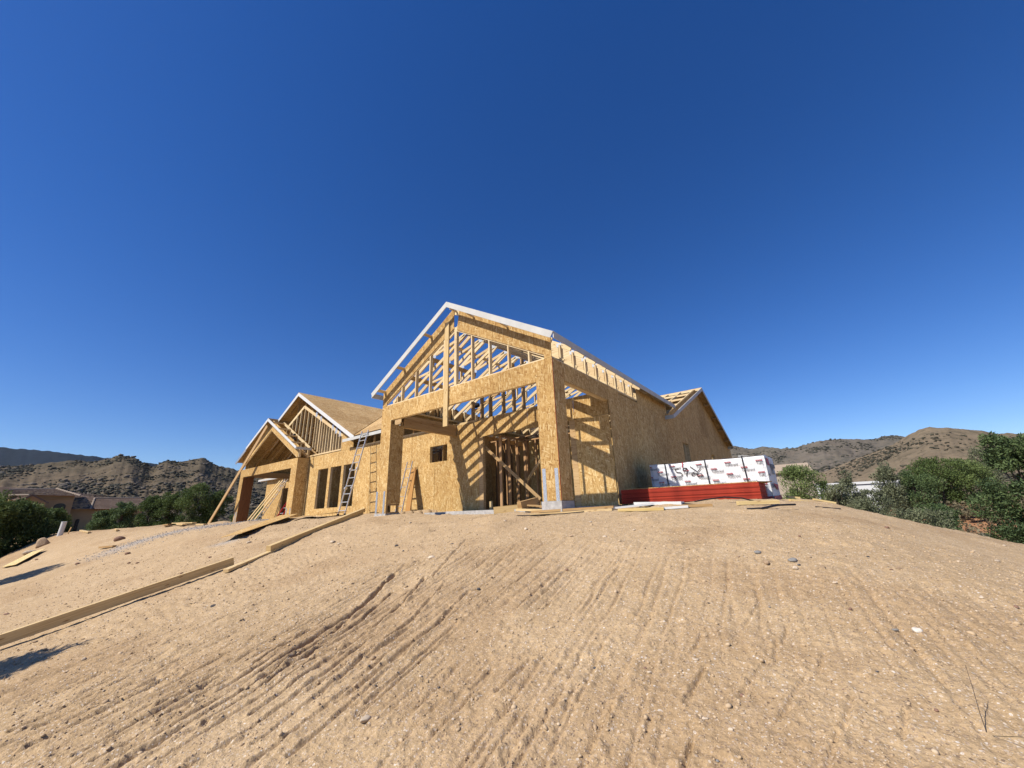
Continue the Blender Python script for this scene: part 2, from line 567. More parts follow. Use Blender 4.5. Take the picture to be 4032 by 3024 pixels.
GAP = 0.005
def wall_panels(parent, axis, face, poly, hs, zs, openings=(), thick=0.012, sign=-1, mat=None, name='osb_panel', jitter=0.0015):
    """sheathing on a vertical plane: axis 'y' (plane y=face, coordinate h=x) or 'x'. sign: direction the outer face looks.
    Every sheet between the seams hs / zs is an object of its own, openings are cut out of it."""
    mat = mat or OSB
    for i in range(len(hs) - 1):
        for k in range(len(zs) - 1):
            h0, h1, z0, z1 = hs[i] + GAP, hs[i + 1] - GAP, zs[k] + (GAP if k else 0), zs[k + 1] - (GAP if k < len(zs) - 2 else 0)
            base = clip_rect(poly, h0, h1, z0, z1)
            if not base:
                continue
            f = face + sign * random.uniform(0, jitter)
            cuts = [o for o in openings if o[0] < h1 and o[1] > h0 and o[2] < z1 and o[3] > z0]
            xs = sorted({h0, h1, *[min(max(c, h0), h1) for o in cuts for c in o[:2]]})
            ys = sorted({z0, z1, *[min(max(c, z0), z1) for o in cuts for c in o[2:]]})
            mb = MB()
            n = 0
            if not cuts:
                cells = [base]
            else:
                cells = []
                for a in range(len(xs) - 1):
                    for b in range(len(ys) - 1):
                        cx, cy = (xs[a] + xs[a + 1]) / 2, (ys[b] + ys[b + 1]) / 2
                        if any(o[0] < cx < o[1] and o[2] < cy < o[3] for o in cuts):
                            continue
                        q = clip_rect(base, xs[a], xs[a + 1], ys[b], ys[b + 1])
                        if q:
                            cells.append(q)
            for q in cells:
                P = [(h, f, z) if axis == 'y' else (f, h, z) for h, z in q]
                nrm = (Vector(P[1]) - Vector(P[0])).cross(Vector(P[2]) - Vector(P[1]))
                if (nrm.y if axis == 'y' else nrm.x) * sign < 0:
                    P = P[::-1]
                mb.slab(P, thick)
                n += 1
            if n:
                mb.build(name, mat, parent)

def roof_panels(parent, poly, zf, du, dv, thick=0.012, mat=None, name='roof_panel'):
    """sheathing sheets laid over a roof plane; poly is convex in plan, zf(u,v) its height"""
    us = [p[0] for p in poly]
    vv = [p[1] for p in poly]
    u = min(us)
    r = 0
    while u < max(us):
        v = min(vv) - (dv / 2 if r % 2 else 0)
        while v < max(vv):
            q = clip_rect(poly, u + GAP, u + du - GAP, v + GAP, v + dv - GAP)
            if q and len(q) >= 3:
                ar = 0.5 * abs(sum(q[i][0] * q[(i + 1) % len(q)][1] - q[(i + 1) % len(q)][0] * q[i][1] for i in range(len(q))))
                if ar > 0.02:
                    s = sum((q[(i + 1) % len(q)][0] - q[i][0]) * (q[(i + 1) % len(q)][1] + q[i][1]) for i in range(len(q)))
                    if s > 0:
                        q = q[::-1]
                    dz = random.uniform(0, 0.002)
                    MB().slab([(a, b, zf(a, b) + dz) for a, b in q], thick).build(name, mat or OSB_WEATHERED, parent)
            v += dv
        u += du
        r += 1

# baked measurements: grooves in the dirt, loose stones (x, y, size, tone), marker strokes
GROOVES=[([(-3.17,0.55),(-3.2,0.8),(-3.23,1.05),(-3.3,1.35),(-3.42,1.7),(-3.56,2.25),(-3.98,2.95)],1.0,0.028),([(-3.43,0.85),(-3.39,1.15)],0.39,0.024),([(-3.02,0.96),(-2.98,1.13)],0.39,0.024),([(-3.03,0.9),(-3.02,1.02)],0.39,0.024),([(-4.66,0.94),(-4.65,1.23)],0.39,0.024),([(-4.45,0.89),(-4.49,1.22)],0.39,0.024),([(-4.23,0.98),(-4.27,1.14)],0.39,0.024),([(-3.99,0.88),(-4.0,1.13)],0.39,0.024),([(-3.83,0.87),(-3.83,1.13)],0.39,0.024),([(-3.6,0.92),(-3.52,1.21)],0.39,0.024),([(-3.5,1.37),(-3.66,1.75)],0.39,0.024),([(-3.68,1.5),(-3.72,2.26)],0.39,0.024),([(-3.19,1.35),(-3.18,1.69)],0.39,0.024),([(-3.26,1.37),(-3.3,2.29)],0.39,0.024),([(-3.19,1.52),(-3.02,2.07)],0.39,0.024),([(-3.3,0.64),(-3.25,0.81)],0.39,0.024),([(-2.71,0.88),(-2.63,1.03),(-2.64,1.08)],0.39,0.024),([(-4.95,1.27),(-4.99,2.28)],0.39,0.024),([(-5.59,0.78),(-5.64,1.54)],0.39,0.024),([(-6.27,2.08),(-6.66,2.96)],0.39,0.024),([(-4.82,0.3),(-4.86,0.8)],0.39,0.024),([(-4.15,0.38),(-4.1,0.81)],0.39,0.024),([(-4.2,0.75),(-4.15,1.05)],0.39,0.024),([(-4.56,1.06),(-4.4,1.69)],0.39,0.024),([(-3.36,1.92),(-4.17,3.23)],0.44,0.022),([(-3.27,2.02),(-3.32,2.21)],0.44,0.022),([(-3.06,1.86),(-3.15,2.25)],0.44,0.022),([(-2.68,1.8),(-2.73,2.17)],0.44,0.022),([(-2.41,1.44),(-2.54,2.24)],0.44,0.022),([(-2.22,1.51),(-2.38,2.32)],0.44,0.022),([(-1.72,1.8),(-1.73,1.97)],0.44,0.022),([(-1.56,1.82),(-1.56,2.12)],0.44,0.022),([(-1.15,1.72),(-1.19,1.98)],0.21,0.016),([(-0.98,1.7),(-0.99,1.95)],0.21,0.016),([(-0.8,1.69),(-0.8,1.94)],0.21,0.016),([(-0.63,1.71),(-0.63,1.92)],0.21,0.016),([(-1.33,1.75),(-1.34,1.83)],0.21,0.016),([(-0.96,1.59),(-0.96,1.71)],0.21,0.016),([(-1.37,2.09),(-1.24,2.3)],0.21,0.016),([(-1.26,2.29),(-1.22,2.42)],0.21,0.016),([(-0.69,2.07),(-0.68,2.36)],0.21,0.016),([(-0.99,1.93),(-0.99,2.06)],0.21,0.016),([(-4.15,2.68),(-4.27,3.06)],0.44,0.022),([(-3.41,2.99),(-4.05,4.14)],0.44,0.022),([(-4.22,4.23),(-4.39,5.16)],0.44,0.022),([(-1.85,2.43),(-1.81,2.68)],0.21,0.016),([(-0.71,2.08),(-0.67,2.37)],0.21,0.016),([(-0.62,1.72),(-0.63,1.88)],0.21,0.016),([(-0.51,2.2),(-0.43,2.53)],0.21,0.016),([(-0.36,2.14),(-0.27,2.48)],0.21,0.016),([(-0.56,2.84),(-0.52,3.1)],0.21,0.016),([(-0.23,2.52),(-0.19,2.71)],0.21,0.016),([(-0.16,2.18),(-0.11,2.43)],0.21,0.016),([(-0.21,1.96),(-0.17,2.15)],0.21,0.016),([(0.01,2.23),(0.05,2.4)],0.21,0.016),([(-0.39,2.56),(-0.39,2.73)],0.21,0.016),([(-0.36,2.73),(-0.35,3.02)],0.21,0.016),([(-0.76,2.48),(-0.75,2.67)],0.21,0.016),([(-3.278,0.613),(-3.295,0.756),(-3.312,0.898),(-3.328,1.03),(-3.368,1.201),(-3.413,1.37),(-3.481,1.57)],0.8,0.02),([(-3.404,0.902),(-3.422,1.037),(-3.464,1.217),(-3.516,1.393),(-3.588,1.603),(-3.674,1.928),(-3.765,2.222)],0.7,0.02),([(-3.477,0.589),(-3.49,0.702),(-3.504,0.814),(-3.517,0.927),(-3.529,1.012),(-3.561,1.147),(-3.584,1.253)],0.75,0.02),([(-3.621,0.952),(-3.641,1.049),(-3.676,1.199),(-3.714,1.325),(-3.774,1.5),(-3.85,1.766),(-3.92,2.041)],0.5,0.02),([(-3.69,0.518),(-3.706,0.651),(-3.722,0.783),(-3.738,0.916),(-3.753,1.004),(-3.79,1.163),(-3.828,1.286)],0.7,0.02),([(-3.843,0.621),(-3.861,0.771),(-3.879,0.921),(-3.901,1.02),(-3.924,1.136),(-3.996,1.346),(-4.088,1.647)],0.55,0.02),([(-3.964,0.455),(-3.979,0.58),(-3.994,0.705),(-4.009,0.83),(-4.009,0.868),(-4.044,1.018),(-4.057,1.091)],0.75,0.02),([(-4.101,0.59),(-4.112,0.678),(-4.122,0.765),(-4.133,0.853),(-4.126,0.841),(-4.15,0.946),(-4.175,1.051)],0.7,0.02),([(-4.222,0.5),(-4.238,0.637),(-4.255,0.775),(-4.271,0.912),(-4.288,0.961),(-4.299,1.027),(-4.365,1.219)],0.6,0.02),([(-4.361,0.407),(-4.376,0.532),(-4.391,0.657),(-4.406,0.782),(-4.399,0.777),(-4.434,0.927),(-4.435,0.961)],0.7,0.02),([(-4.558,0.536),(-4.575,0.673),(-4.591,0.811),(-4.591,0.811),(-4.63,0.976),(-4.647,1.025),(-4.713,1.217)],0.5,0.02),([(-4.709,0.365),(-4.724,0.49),(-4.739,0.615),(-4.754,0.74),(-4.739,0.698),(-4.774,0.848),(-4.766,0.847)],0.6,0.02),([(-3.08,0.637),(-3.101,0.812),(-3.122,0.987),(-3.161,1.193),(-3.217,1.417),(-3.301,1.662),(-3.393,2.0)],0.85,0.02),([(-3.035,1.023),(-3.073,1.213),(-3.12,1.412),(-3.192,1.622),(-3.264,1.857),(-3.348,2.187),(-3.565,2.628)],0.75,0.02),([(-2.872,0.586),(-2.89,0.736),(-2.908,0.886),(-2.926,1.036),(-2.966,1.238),(-3.016,1.447),(-3.088,1.657)],0.6,0.02),([(-2.828,1.175),(-2.87,1.355),(-2.939,1.591),(-3.011,1.801),(-3.083,2.079),(-3.242,2.536),(-3.494,2.956)],0.6,0.02),([(-2.642,0.766),(-2.661,0.928),(-2.681,1.091),(-2.733,1.34),(-2.804,1.598),(-2.882,1.826),(-2.957,2.111)],0.5,0.02),([(-2.529,1.083),(-2.576,1.329),(-2.638,1.577),(-2.71,1.787),(-2.77,1.983),(-2.854,2.313),(-3.128,2.89)],0.5,0.02),([(-2.325,0.727),(-2.342,0.865),(-2.358,1.002),(-2.375,1.14),(-2.427,1.395),(-2.492,1.646),(-2.558,1.839)],0.5,0.02),([(-2.231,1.119),(-2.281,1.382),(-2.319,1.547),(-2.408,1.832),(-2.451,1.947),(-2.528,2.249),(-2.745,2.834)],0.45,0.02)]
STONES=[(-5.61,1.78,0.056,'d'),(-7.17,0.65,0.061,'t'),(-5.4,0.81,0.044,'p'),(-7.24,2.66,0.098,'p'),(-8.78,2.24,0.069,'b'),(-3.32,1.4,0.026,'p'),(-3.3,1.36,0.024,'p'),(-3.04,1.03,0.027,'t'),(-2.0,1.19,0.017,'t'),(-4.26,0.76,0.029,'p'),(-4.36,0.8,0.025,'p'),(-2.96,1.48,0.023,'b'),(-14.97,2.58,0.212,'b'),(-18.84,2.95,0.372,'b'),(-23.04,1.46,0.197,'b'),(-20.46,1.36,0.113,'b'),(-15.83,1.79,0.117,'b'),(-10.27,0.55,0.073,'b'),(-9.84,3.57,0.114,'p'),(-7.22,3.97,0.115,'p'),(-6.87,3.9,0.094,'p'),(-12.55,2.22,0.107,'b'),(-12.13,2.28,0.083,'b'),(-9.55,2.83,0.079,'b'),(-3.54,0.8,0.021,'t'),(-2.36,1.14,0.016,'p'),(-2.66,2.87,0.046,'d'),(-3.4,4.63,0.075,'p'),(-2.56,4.4,0.058,'t'),(-2.17,4.48,0.056,'p'),(-2.05,3.4,0.038,'b'),(-3.94,3.43,0.085,'p'),(-6.88,5.4,0.085,'p'),(-5.2,3.85,0.085,'d'),(-4.74,3.62,0.052,'d'),(-2.16,2.18,0.026,'p'),(-2.09,1.76,0.022,'p'),(-1.19,2.19,0.026,'d'),(-0.73,2.41,0.025,'p'),(-2.08,1.41,0.064,'p'),(-1.9,2.16,0.02,'p'),(-1.83,2.03,0.019,'p'),(-1.25,1.52,0.017,'d'),(-0.91,2.23,0.019,'p'),(-0.94,2.26,0.023,'b'),(-1.93,1.76,0.021,'d'),(-1.92,1.78,0.021,'t'),(-2.54,1.72,0.024,'d'),(-0.79,3.08,0.023,'d'),(-0.97,2.32,0.017,'p'),(-2.3,1.61,0.019,'d'),(-1.77,2.37,0.032,'p'),(-2.73,5.24,0.054,'p'),(-4.19,5.15,0.051,'p'),(-1.94,4.81,0.054,'p'),(-4.1,3.92,0.051,'d'),(-0.78,2.27,0.02,'p'),(-1.67,2.16,0.023,'t'),(-1.32,1.43,0.013,'p'),(-0.88,1.65,0.011,'t'),(-0.6,2.02,0.019,'p'),(-0.6,4.11,0.065,'g'),(-0.35,3.98,0.074,'g'),(-0.31,3.9,0.035,'d'),(-0.33,3.79,0.052,'p'),(-0.52,3.86,0.072,'t'),(-0.11,3.62,0.037,'p'),(-0.06,3.24,0.032,'b'),(0.27,4.16,0.049,'t'),(0.22,4.1,0.026,'b'),(-0.17,3.87,0.056,'t'),(-0.33,4.85,0.041,'b'),(0.12,4.41,0.029,'d'),(0.2,3.15,0.048,'w'),(-0.01,2.64,0.017,'d'),(0.14,2.46,0.02,'b'),(-0.51,2.0,0.03,'p'),(-0.5,2.24,0.027,'b'),(-0.72,2.41,0.025,'p'),(-0.79,3.08,0.022,'d'),(-0.73,3.48,0.027,'b'),(-0.61,2.02,0.023,'p'),(0.11,3.1,0.036,'g'),(-0.45,3.11,0.023,'g'),(1.03,5.65,0.054,'p'),(0.59,3.91,0.03,'p'),(0.72,3.9,0.036,'b'),(0.5,3.39,0.024,'p'),(0.39,6.06,0.066,'b'),(-0.5,2.16,0.017,'t'),(-0.36,2.14,0.016,'g'),(-0.53,1.83,0.019,'g'),(-0.48,2.12,0.015,'p'),(-0.6,2.2,0.015,'p'),(-0.14,2.44,0.013,'b'),(-0.62,3.58,0.025,'p'),(-0.36,2.49,0.014,'t'),(0.51,3.64,0.019,'p'),(1.35,6.89,0.04,'p')]
INKS=[[(0.677, 0.798), (0.59, 0.785), (0.622, 0.719), (0.713, 0.701), (0.746, 0.647), (0.699, 0.613), (0.605, 0.612)], [(0.851, 0.793), (0.791, 0.799), (0.768, 0.749), (0.821, 0.734), (0.857, 0.793), (0.868, 0.771), (0.831, 0.609)], [(0.936, 0.817), (1.067, 0.702)], [(1.157, 0.766), (1.074, 0.681), (1.052, 0.612), (1.095, 0.578), (1.168, 0.603), (1.155, 0.644), (1.077, 0.641)], [(1.005, 0.687), (0.951, 0.661), (0.944, 0.621), (0.984, 0.617), (1.031, 0.665), (1.093, 0.619)]]

# ------------------------------------------------------------------ ground
def sm(a,b,x):
    t=np.clip((x-a)/(b-a),0,1); return t*t*(3-2*t)
def smin(a,b,k):
    h=np.clip(.5+.5*(b-a)/k,0,1); return b*(1-h)+a*h-k*h*(1-h)
def base_z(u,v):
    u=np.asarray(u,float); v=np.asarray(v,float)
    zp=np.interp(u,[-60,-40,-33,-25,-18,-12.5,-10,-9.2,-8.0,-7.3,-5.5,-3,.0],[-1.0,-.8,-.34,-.22,-.08,.03,.07,.085,.085,.03,-.005,.02,-.0])
    vc=np.interp(u,[-45,-32,-25,-20,-15,-10,0],[1.8,2.0,2.4,3.8,5.3,5.9,5.9])
    v0=np.interp(u,[-45,-25,-12,-5,0,8],[0.3,.3,-.2,-.6,-.8,-.8])
    low=-1.45+0*u-.02*np.clip(-v,0,30)
    t=(v-v0)/(vc-v0)
    s=smin(t,1.0,.34); s=-smin(-s,0.0,.12)
    s=np.clip(s,0,1)
    z=low+(zp-low)*s
    # pad ends: behind the house and to the left
    back=sm(26,33,v); z=z+(-1.5-z)*back*sm(-1.5,-4,u)*1.0
    left=sm(-34,-44,u); z=z+(-1.3-z)*left*sm(0,3,v)*.8
    # falls away to the right
    ur=.5*((u-.05)+np.sqrt((u-.05)**2+.55))-.06; f=smin(np.clip(ur,0,None),1.9+0*ur,.9)
    z=z-.40*np.clip(f,0,None)*sm(0,6,v)
    drop=sm(8.0,17,v)*sm(-.4,2.2,u); z=z+(-2.3-z)*drop
    drop2=sm(2.5,9,u)*sm(-6,8,v+0*u); z=z+(-2.3-z)*drop2*.8
    rise=sm(26,41,v)*sm(.8,4.5,u)*(1-sm(60,120,v)*.3)
    z=z+2.0*rise
    return z

def zg(u, v):
    return float(base_z(np.array([u]), np.array([v]))[0])

NOISE = rng.random((257, 257)).astype(np.float32)
NOISE[256, :] = NOISE[0, :]
NOISE[:, 256] = NOISE[:, 0]
def vnoise(x, y):
    xi = np.floor(x); yi = np.floor(y)
    fx = x - xi; fy = y - yi
    fx = fx * fx * (3 - 2 * fx); fy = fy * fy * (3 - 2 * fy)
    a = xi.astype(np.int64) & 255; b = yi.astype(np.int64) & 255
    return (NOISE[a, b] * (1 - fx) + NOISE[a + 1, b] * fx) * (1 - fy) + (NOISE[a, b + 1] * (1 - fx) + NOISE[a + 1, b + 1] * fx) * fy
def fbm(x, y, o=4, g=0.5):
    s = 0; a = 1; t = 0
    for i in range(o):
        s = s + a * vnoise(x * 2 ** i + 17.3 * i, y * 2 ** i + 5.1 * i)
        t += a; a *= g
    return s / t

def micro(u, v):
    """relief of the loose dirt: lumps, clods and the cleat marks pressed into the slope"""
    d = np.hypot(u, v)
    near = 1 - sm(20, 60, d)
    h = .10 * (fbm(u / 1.9, v / 1.9, 3) - .5) * sm(1.0, 5, d)
    h += .024 * (fbm(u / .38, v / .38, 3) - .5)
    c = fbm(u / .085 + 9, v / .085 + 3, 3)
    h += .013 * (c - .5)
    cl = fbm(u / .055 + 31, v / .055, 2)
    h += .012 * np.clip(cl - .57, 0, 1) / .3
    h += .010 * (fbm(u / .022 + 3, v / .022 + 8, 2) - .5) * (1 - sm(3, 9, d))
    lump = fbm(u / .7 + 50, v / .7 + 20, 2)
    h += .06 * np.clip(lump - .57, 0, 1) / .3 * sm(2.8, 5, v)
    # faint parallel cleat marks running up the slope
    w = u * .99 + v * .14
    s = v * .99 - u * .14
    n = fbm(w / .10, s / 1.6 + 4, 2)
    m = sm(.22, .46, fbm(u / 1.7 + 12, v / 1.2 + 7, 2)) * (1 - sm(3.0, 4.8, v)) * sm(-9, -5.5, u) * (1 - .55 * sm(-1.6, -.4, u))
    for sp, am, o_ in ((.105, .026, 0), (.16, .024, 40)):
        ph = w / sp + .55 * (fbm(s / .9 + o_, w / .8 + 9, 2) - .5) * 2 + o_ * .37
        ci = np.floor(ph)
        x = ph - ci - .5 - .30 * (vnoise(ci * 7.3 + .5, ci * 3.1 + o_) - .5)
        st = sm(.22, .56, vnoise(ci * 5.7 + .5 + o_, s / 1.7)) * (.45 + .65 * vnoise(ci * 2.3 + 8, ci * 9.1))
        h += am * m * st * (-np.exp(-(x / .115) ** 2) + .42 * np.exp(-((x - .24) / .14) ** 2))
    for pts, dep, wd in GROOVES:
        P = np.array(pts)
        box = (u > P[:, 0].min() - .2) & (u < P[:, 0].max() + .2) & (v > P[:, 1].min() - .25) & (v < P[:, 1].max() + .25)
        if not box.any():
            continue
        uu = u[box]; vv_ = v[box]
        jit = (fbm(uu / .12 + 3, vv_ / .16 + 60, 2) - .5) * .020
        best = np.full(uu.shape, 9.0); side = np.zeros(uu.shape)
        for a, b in zip(P[:-1], P[1:]):
            e = b - a; L2 = e @ e
            t = np.clip(((uu - a[0]) * e[0] + (vv_ - a[1]) * e[1]) / L2, 0, 1)
            dx = uu - (a[0] + t * e[0]); dy = vv_ - (a[1] + t * e[1])
            dd = np.hypot(dx, dy)
            sd = dx * e[1] - dy * e[0]
            k = dd < best
            best[k] = dd[k]; side[k] = np.sign(sd[k])
        wd = wd * (.72 if dep > .9 else .62)
        x = best * side + jit
        g = -.046 * dep * np.exp(-(x / wd) ** 2) + .020 * dep * np.exp(-((x + 1.9 * wd) / (1.1 * wd)) ** 2) + .012 * dep * np.exp(-((x - 2.1 * wd) / (1.2 * wd)) ** 2)
        g *= .70 + .6 * vnoise(uu / .2 + 5, vv_ / .22)
        h[box] += g
    return h * near

def build_ground():
    az = np.concatenate([np.linspace(R(-112), R(28), 820), np.linspace(R(28), R(248), 92)[1:-1]])
    r = [0.35, 0.7, 1.0, 1.25]
    while r[-1] < 5.6:
        r.append(r[-1] * 1.0036)
    while r[-1] < 9:
        r.append(r[-1] * 1.008)
    while r[-1] < 45:
        r.append(r[-1] * 1.016)
    while r[-1] < 6000:
        r.append(r[-1] * 1.10)
    r = np.array(r)
    A, RR = np.meshgrid(az, r)
    u = (np.sin(A) * RR).ravel(); v = (np.cos(A) * RR).ravel()
    z = base_z(u, v) + micro(u, v)
    # flat under the slab, no dirt poking through it
    ins = sm(-33.5, -33.0, u) * (1 - sm(-3.75, -3.6, u)) * sm(6.55, 6.75, v) * (1 - sm(24.0, 24.3, v)) * np.where((v > 8.6) | (u > -9.6), 1, 0)
    z = z * (1 - ins) + np.minimum(z, -.06) * ins
    n, k = len(r), len(az)
    V = np.stack([u, v, z], 1)
    V = np.vstack([V, [[0, 0, float(base_z(np.array([0.]), np.array([0.]))[0])]]])
    idx = np.arange(n * k).reshape(n, k)
    nx = np.roll(idx, -1, axis=1)
    F = np.stack([idx[:-1], idx[1:], nx[1:], nx[:-1]], -1).reshape(-1, 4)
    T = np.stack([np.full(k, n * k), idx[0], nx[0]], -1)
    me = bpy.data.meshes.new('ground')
    me.vertices.add(len(V)); me.vertices.foreach_set('co', V.astype(np.float32).ravel())
    nl = F.size + T.size
    me.loops.add(nl); me.loops.foreach_set('vertex_index', np.concatenate([F.ravel(), T.ravel()]).astype(np.int32))
    me.polygons.add(len(F) + len(T))
    ls = np.concatenate([np.arange(len(F)) * 4, F.size + np.arange(len(T)) * 3]).astype(np.int32)
    me.polygons.foreach_set('loop_start', ls)
    me.polygons.foreach_set('use_smooth', np.ones(len(F) + len(T), bool))
    me.update(calc_edges=True)
    # soil: R = reddish scrub soil, G = spilled gravel, B = damp dark dirt
    far = np.maximum.reduce([sm(1.6, 4.2, V[:, 0]) * sm(-4, 6, V[:, 1]), sm(24, 34, V[:, 1]), sm(-36, -46, V[:, 0]), sm(-2.5, -9, V[:, 1])])
    soil = np.zeros((len(V), 4), np.float32); soil[:, 3] = 1
    soil[:, 0] = far
    p0, p1 = np.array([-16.6, 5.6]), np.array([-16.6, 1.9])
    t = np.clip((V[:, 1] - p0[1]) / (p1[1] - p0[1]), 0, 1)
    cx = -16.9 + .6 * t + .35 * np.sin(V[:, 1] * 1.3)
    wid = .75 - .1 * t
    soil[:, 1] = np.clip(1 - np.abs(V[:, 0] - cx) / wid, 0, 1) * sm(1.6, 2.8, V[:, 1]) * (1 - sm(6.2, 7.6, V[:, 1])) * .62
    soil[:, 1] = np.maximum(soil[:, 1], .8 * np.clip(1 - np.hypot((V[:, 0] + 11.3) / .55, (V[:, 1] - 3.7) / .5), 0, 1))
    soil[:, 2] = np.clip(sm(.55, .75, fbm(V[:, 0] / 1.1 + 40, V[:, 1] / .9, 3)) * .35 + sm(-20, -26, V[:, 0]) * .5 * (1 - far), 0, 1)
    at = me.attributes.new('soil', 'FLOAT_COLOR', 'POINT')
    at.data.foreach_set('color', soil.ravel())
    me.materials.append(DIRT)
    o = bpy.data.objects.new('ground', me)
    COL.objects.link(o)
    o['kind'] = 'structure'
    return o
build_ground()

def ico():
    g = (1 + 5 ** .5) / 2
    v = np.array([(-1, g, 0), (1, g, 0), (-1, -g, 0), (1, -g, 0), (0, -1, g), (0, 1, g), (0, -1, -g), (0, 1, -g), (g, 0, -1), (g, 0, 1), (-g, 0, -1), (-g, 0, 1)], float)
    v /= np.linalg.norm(v[0])
    f = np.array([(0, 11, 5), (0, 5, 1), (0, 1, 7), (0, 7, 10), (0, 10, 11), (1, 5, 9), (5, 11, 4), (11, 10, 2), (10, 7, 6), (7, 1, 8), (3, 9, 4), (3, 4, 2), (3, 2, 6), (3, 6, 8), (3, 8, 9), (4, 9, 5), (2, 4, 11), (6, 2, 10), (8, 6, 7), (9, 8, 1)])
    return v, f
ICO_V, ICO_F = ico()

def tri_mesh(name, V, F, mat, tint=None, smooth=False):
    me = bpy.data.meshes.new(name)
    V = np.asarray(V, np.float32); F = np.asarray(F, np.int32)
    me.vertices.add(len(V)); me.vertices.foreach_set('co', V.ravel())
    me.loops.add(F.size); me.loops.foreach_set('vertex_index', F.ravel())
    me.polygons.add(len(F)); me.polygons.foreach_set('loop_start', (np.arange(len(F)) * F.shape[1]).astype(np.int32))
    if smooth:
        me.polygons.foreach_set('use_smooth', np.ones(len(F), bool))
    me.update(calc_edges=True)
    if tint is not None:
        at = me.attributes.new('tint', 'FLOAT', 'POINT')
        at.data.foreach_set('value', np.asarray(tint, np.float32))
    if mat is not None:
        me.materials.append(mat)
    return me

def scatter_blobs(name, P, S, mat, squash=(1, 1, .7), rough=.3, tint=None, kind='stuff', label=None, cat=None):
    """many small angular lumps joined into one mesh"""
    n = len(P)
    q = rng.normal(size=(n, 4)); q /= np.linalg.norm(q, axis=1)[:, None]
    w, x, y, z = q.T
    M = np.stack([np.stack([1 - 2 * (y * y + z * z), 2 * (x * y - z * w), 2 * (x * z + y * w)], -1), np.stack([2 * (x * y + z * w), 1 - 2 * (x * x + z * z), 2 * (y * z - x * w)], -1), np.stack([2 * (x * z - y * w), 2 * (y * z + x * w), 1 - 2 * (x * x + y * y)], -1)], 1)
    V = ICO_V[None] * (1 + rough * rng.uniform(-1, 1, (n, 12, 1))) * rng.uniform(.6, 1.25, (n, 1, 3))
    V = np.einsum('nij,nkj->nki', M, V) * np.asarray(squash)[None, None]
    V = V * np.asarray(S)[:, None, None] + np.asarray(P)[:, None]
    F = ICO_F[None] + (np.arange(n) * 12)[:, None, None]
    if tint is None:
        tint = rng.random(n)
    me = tri_mesh(name, V.reshape(-1, 3), F.reshape(-1, 3), mat, np.repeat(tint, 12))
    o = bpy.data.objects.new(name, me)
    COL.objects.link(o)
    if kind:
        o['kind'] = kind
    if label:
        o['label'] = label
    if cat:
        o['category'] = cat
    return o

def gsurf(u, v):
    return base_z(u, v) + micro(u, v)

# loose pebbles all over the graded slope
n = 46000
a_ = rng.uniform(R(-89), R(14), n)
r_ = 1.5 * (14 / 1.5) ** (rng.random(n) ** .85)
pu, pv = np.sin(a_) * r_, np.cos(a_) * r_
keep = (pv > -.3) & (pu < 1.9) & (pv < 6.0)
pu, pv, r_ = pu[keep], pv[keep], r_[keep]
ps = np.clip(.0026 * np.exp(rng.normal(0, .52, len(pu))) * (.75 + .24 * r_) * .85, .0014, .017)
scatter_blobs('loose_pebbles', np.stack([pu, pv, gsurf(pu, pv) + ps * .05], 1), ps, PEBBLE, tint=np.clip(rng.beta(3.0, 2.4, len(pu)), 0, 1), label='small loose pebbles and grit strewn over the tan dirt slope', cat='pebbles')
n = 1200
t_ = rng.random(n) ** 1.35
gv = 6.6 - 4.6 * t_ + rng.normal(0, .12, n)
gu = -16.9 + .6 * t_ + .35 * np.sin(gv * 1.3) + rng.normal(0, .40, n) * (1 + .4 * t_)
scatter_blobs('gravel_spill', np.stack([gu, gv, gsurf(gu, gv) + .01], 1), rng.uniform(.005, .017, n), GRAVEL, label='thin spill of blue grey gravel running down the dirt pad', cat='gravel')

# ------------------------------------------------------------------ the house under construction
UL, UR = -9.40, -3.784          # left and right outer faces of the front porch wing
UM = (UL + UR) / 2              # its ridge line
VF, VB = 6.25, 8.72             # its front face; the wall behind the porch
house = thing('unfinished_house', 'unfinished timber frame house clad in golden strand board, gables still open', 'house', (UM, 12.0, 0))

def H(name, p0, p1, w, d, mat=None, up=(0, 0, 1), parent=None):
    return board(name, p0, p1, w, d, parent or house, mat, up)
def stud(u, v, z0, z1, w=.036, d=.085, mat=None, name='stud', parent=None):
    return H(name, (u, v, z0), (u, v, z1), w, d, mat, (0, 1, 0), parent)

# slab and the concrete under the posts
MB().box((-18.6, 8.68, -.30), (-3.70, 24.0, .03)).build('floor_slab', CONCRETE, house)
MB().box((-7.3, 6.75, -.30), (-3.71, 8.68, .028)).build('porch_slab', CONCRETE, house)
MB().box((-9.45, 7.9, -.30), (-7.305, 8.68, .020)).build('porch_slab', CONCRETE, house)

# ---- front porch: header and post sheathing
def front_piece(poly, name='osb_panel', v=VF, thick=.012, mat=None, parent=None):
    P = [(h, v - random.uniform(0, .0015), z) for h, z in poly]
    return MB().slab(P, thick, out=(0, -1, 0)).build(name, mat or OSB, parent or house)
ZB, ZH, ZT = .14, 2.44, 2.87
front_piece([(UL, ZB - .07), (-8.97, ZB - .07), (-8.97, ZH), (-8.263, ZH), (-8.263, ZT), (UL, ZT)][::1])
front_piece([(-8.258, ZH), (-5.833, ZH), (-5.833, ZT), (-8.258, ZT)])
front_piece([(-5.828, ZH), (-4.185, ZH), (-4.185, ZB), (UR, ZB), (UR, ZT), (-5.828, ZT)])
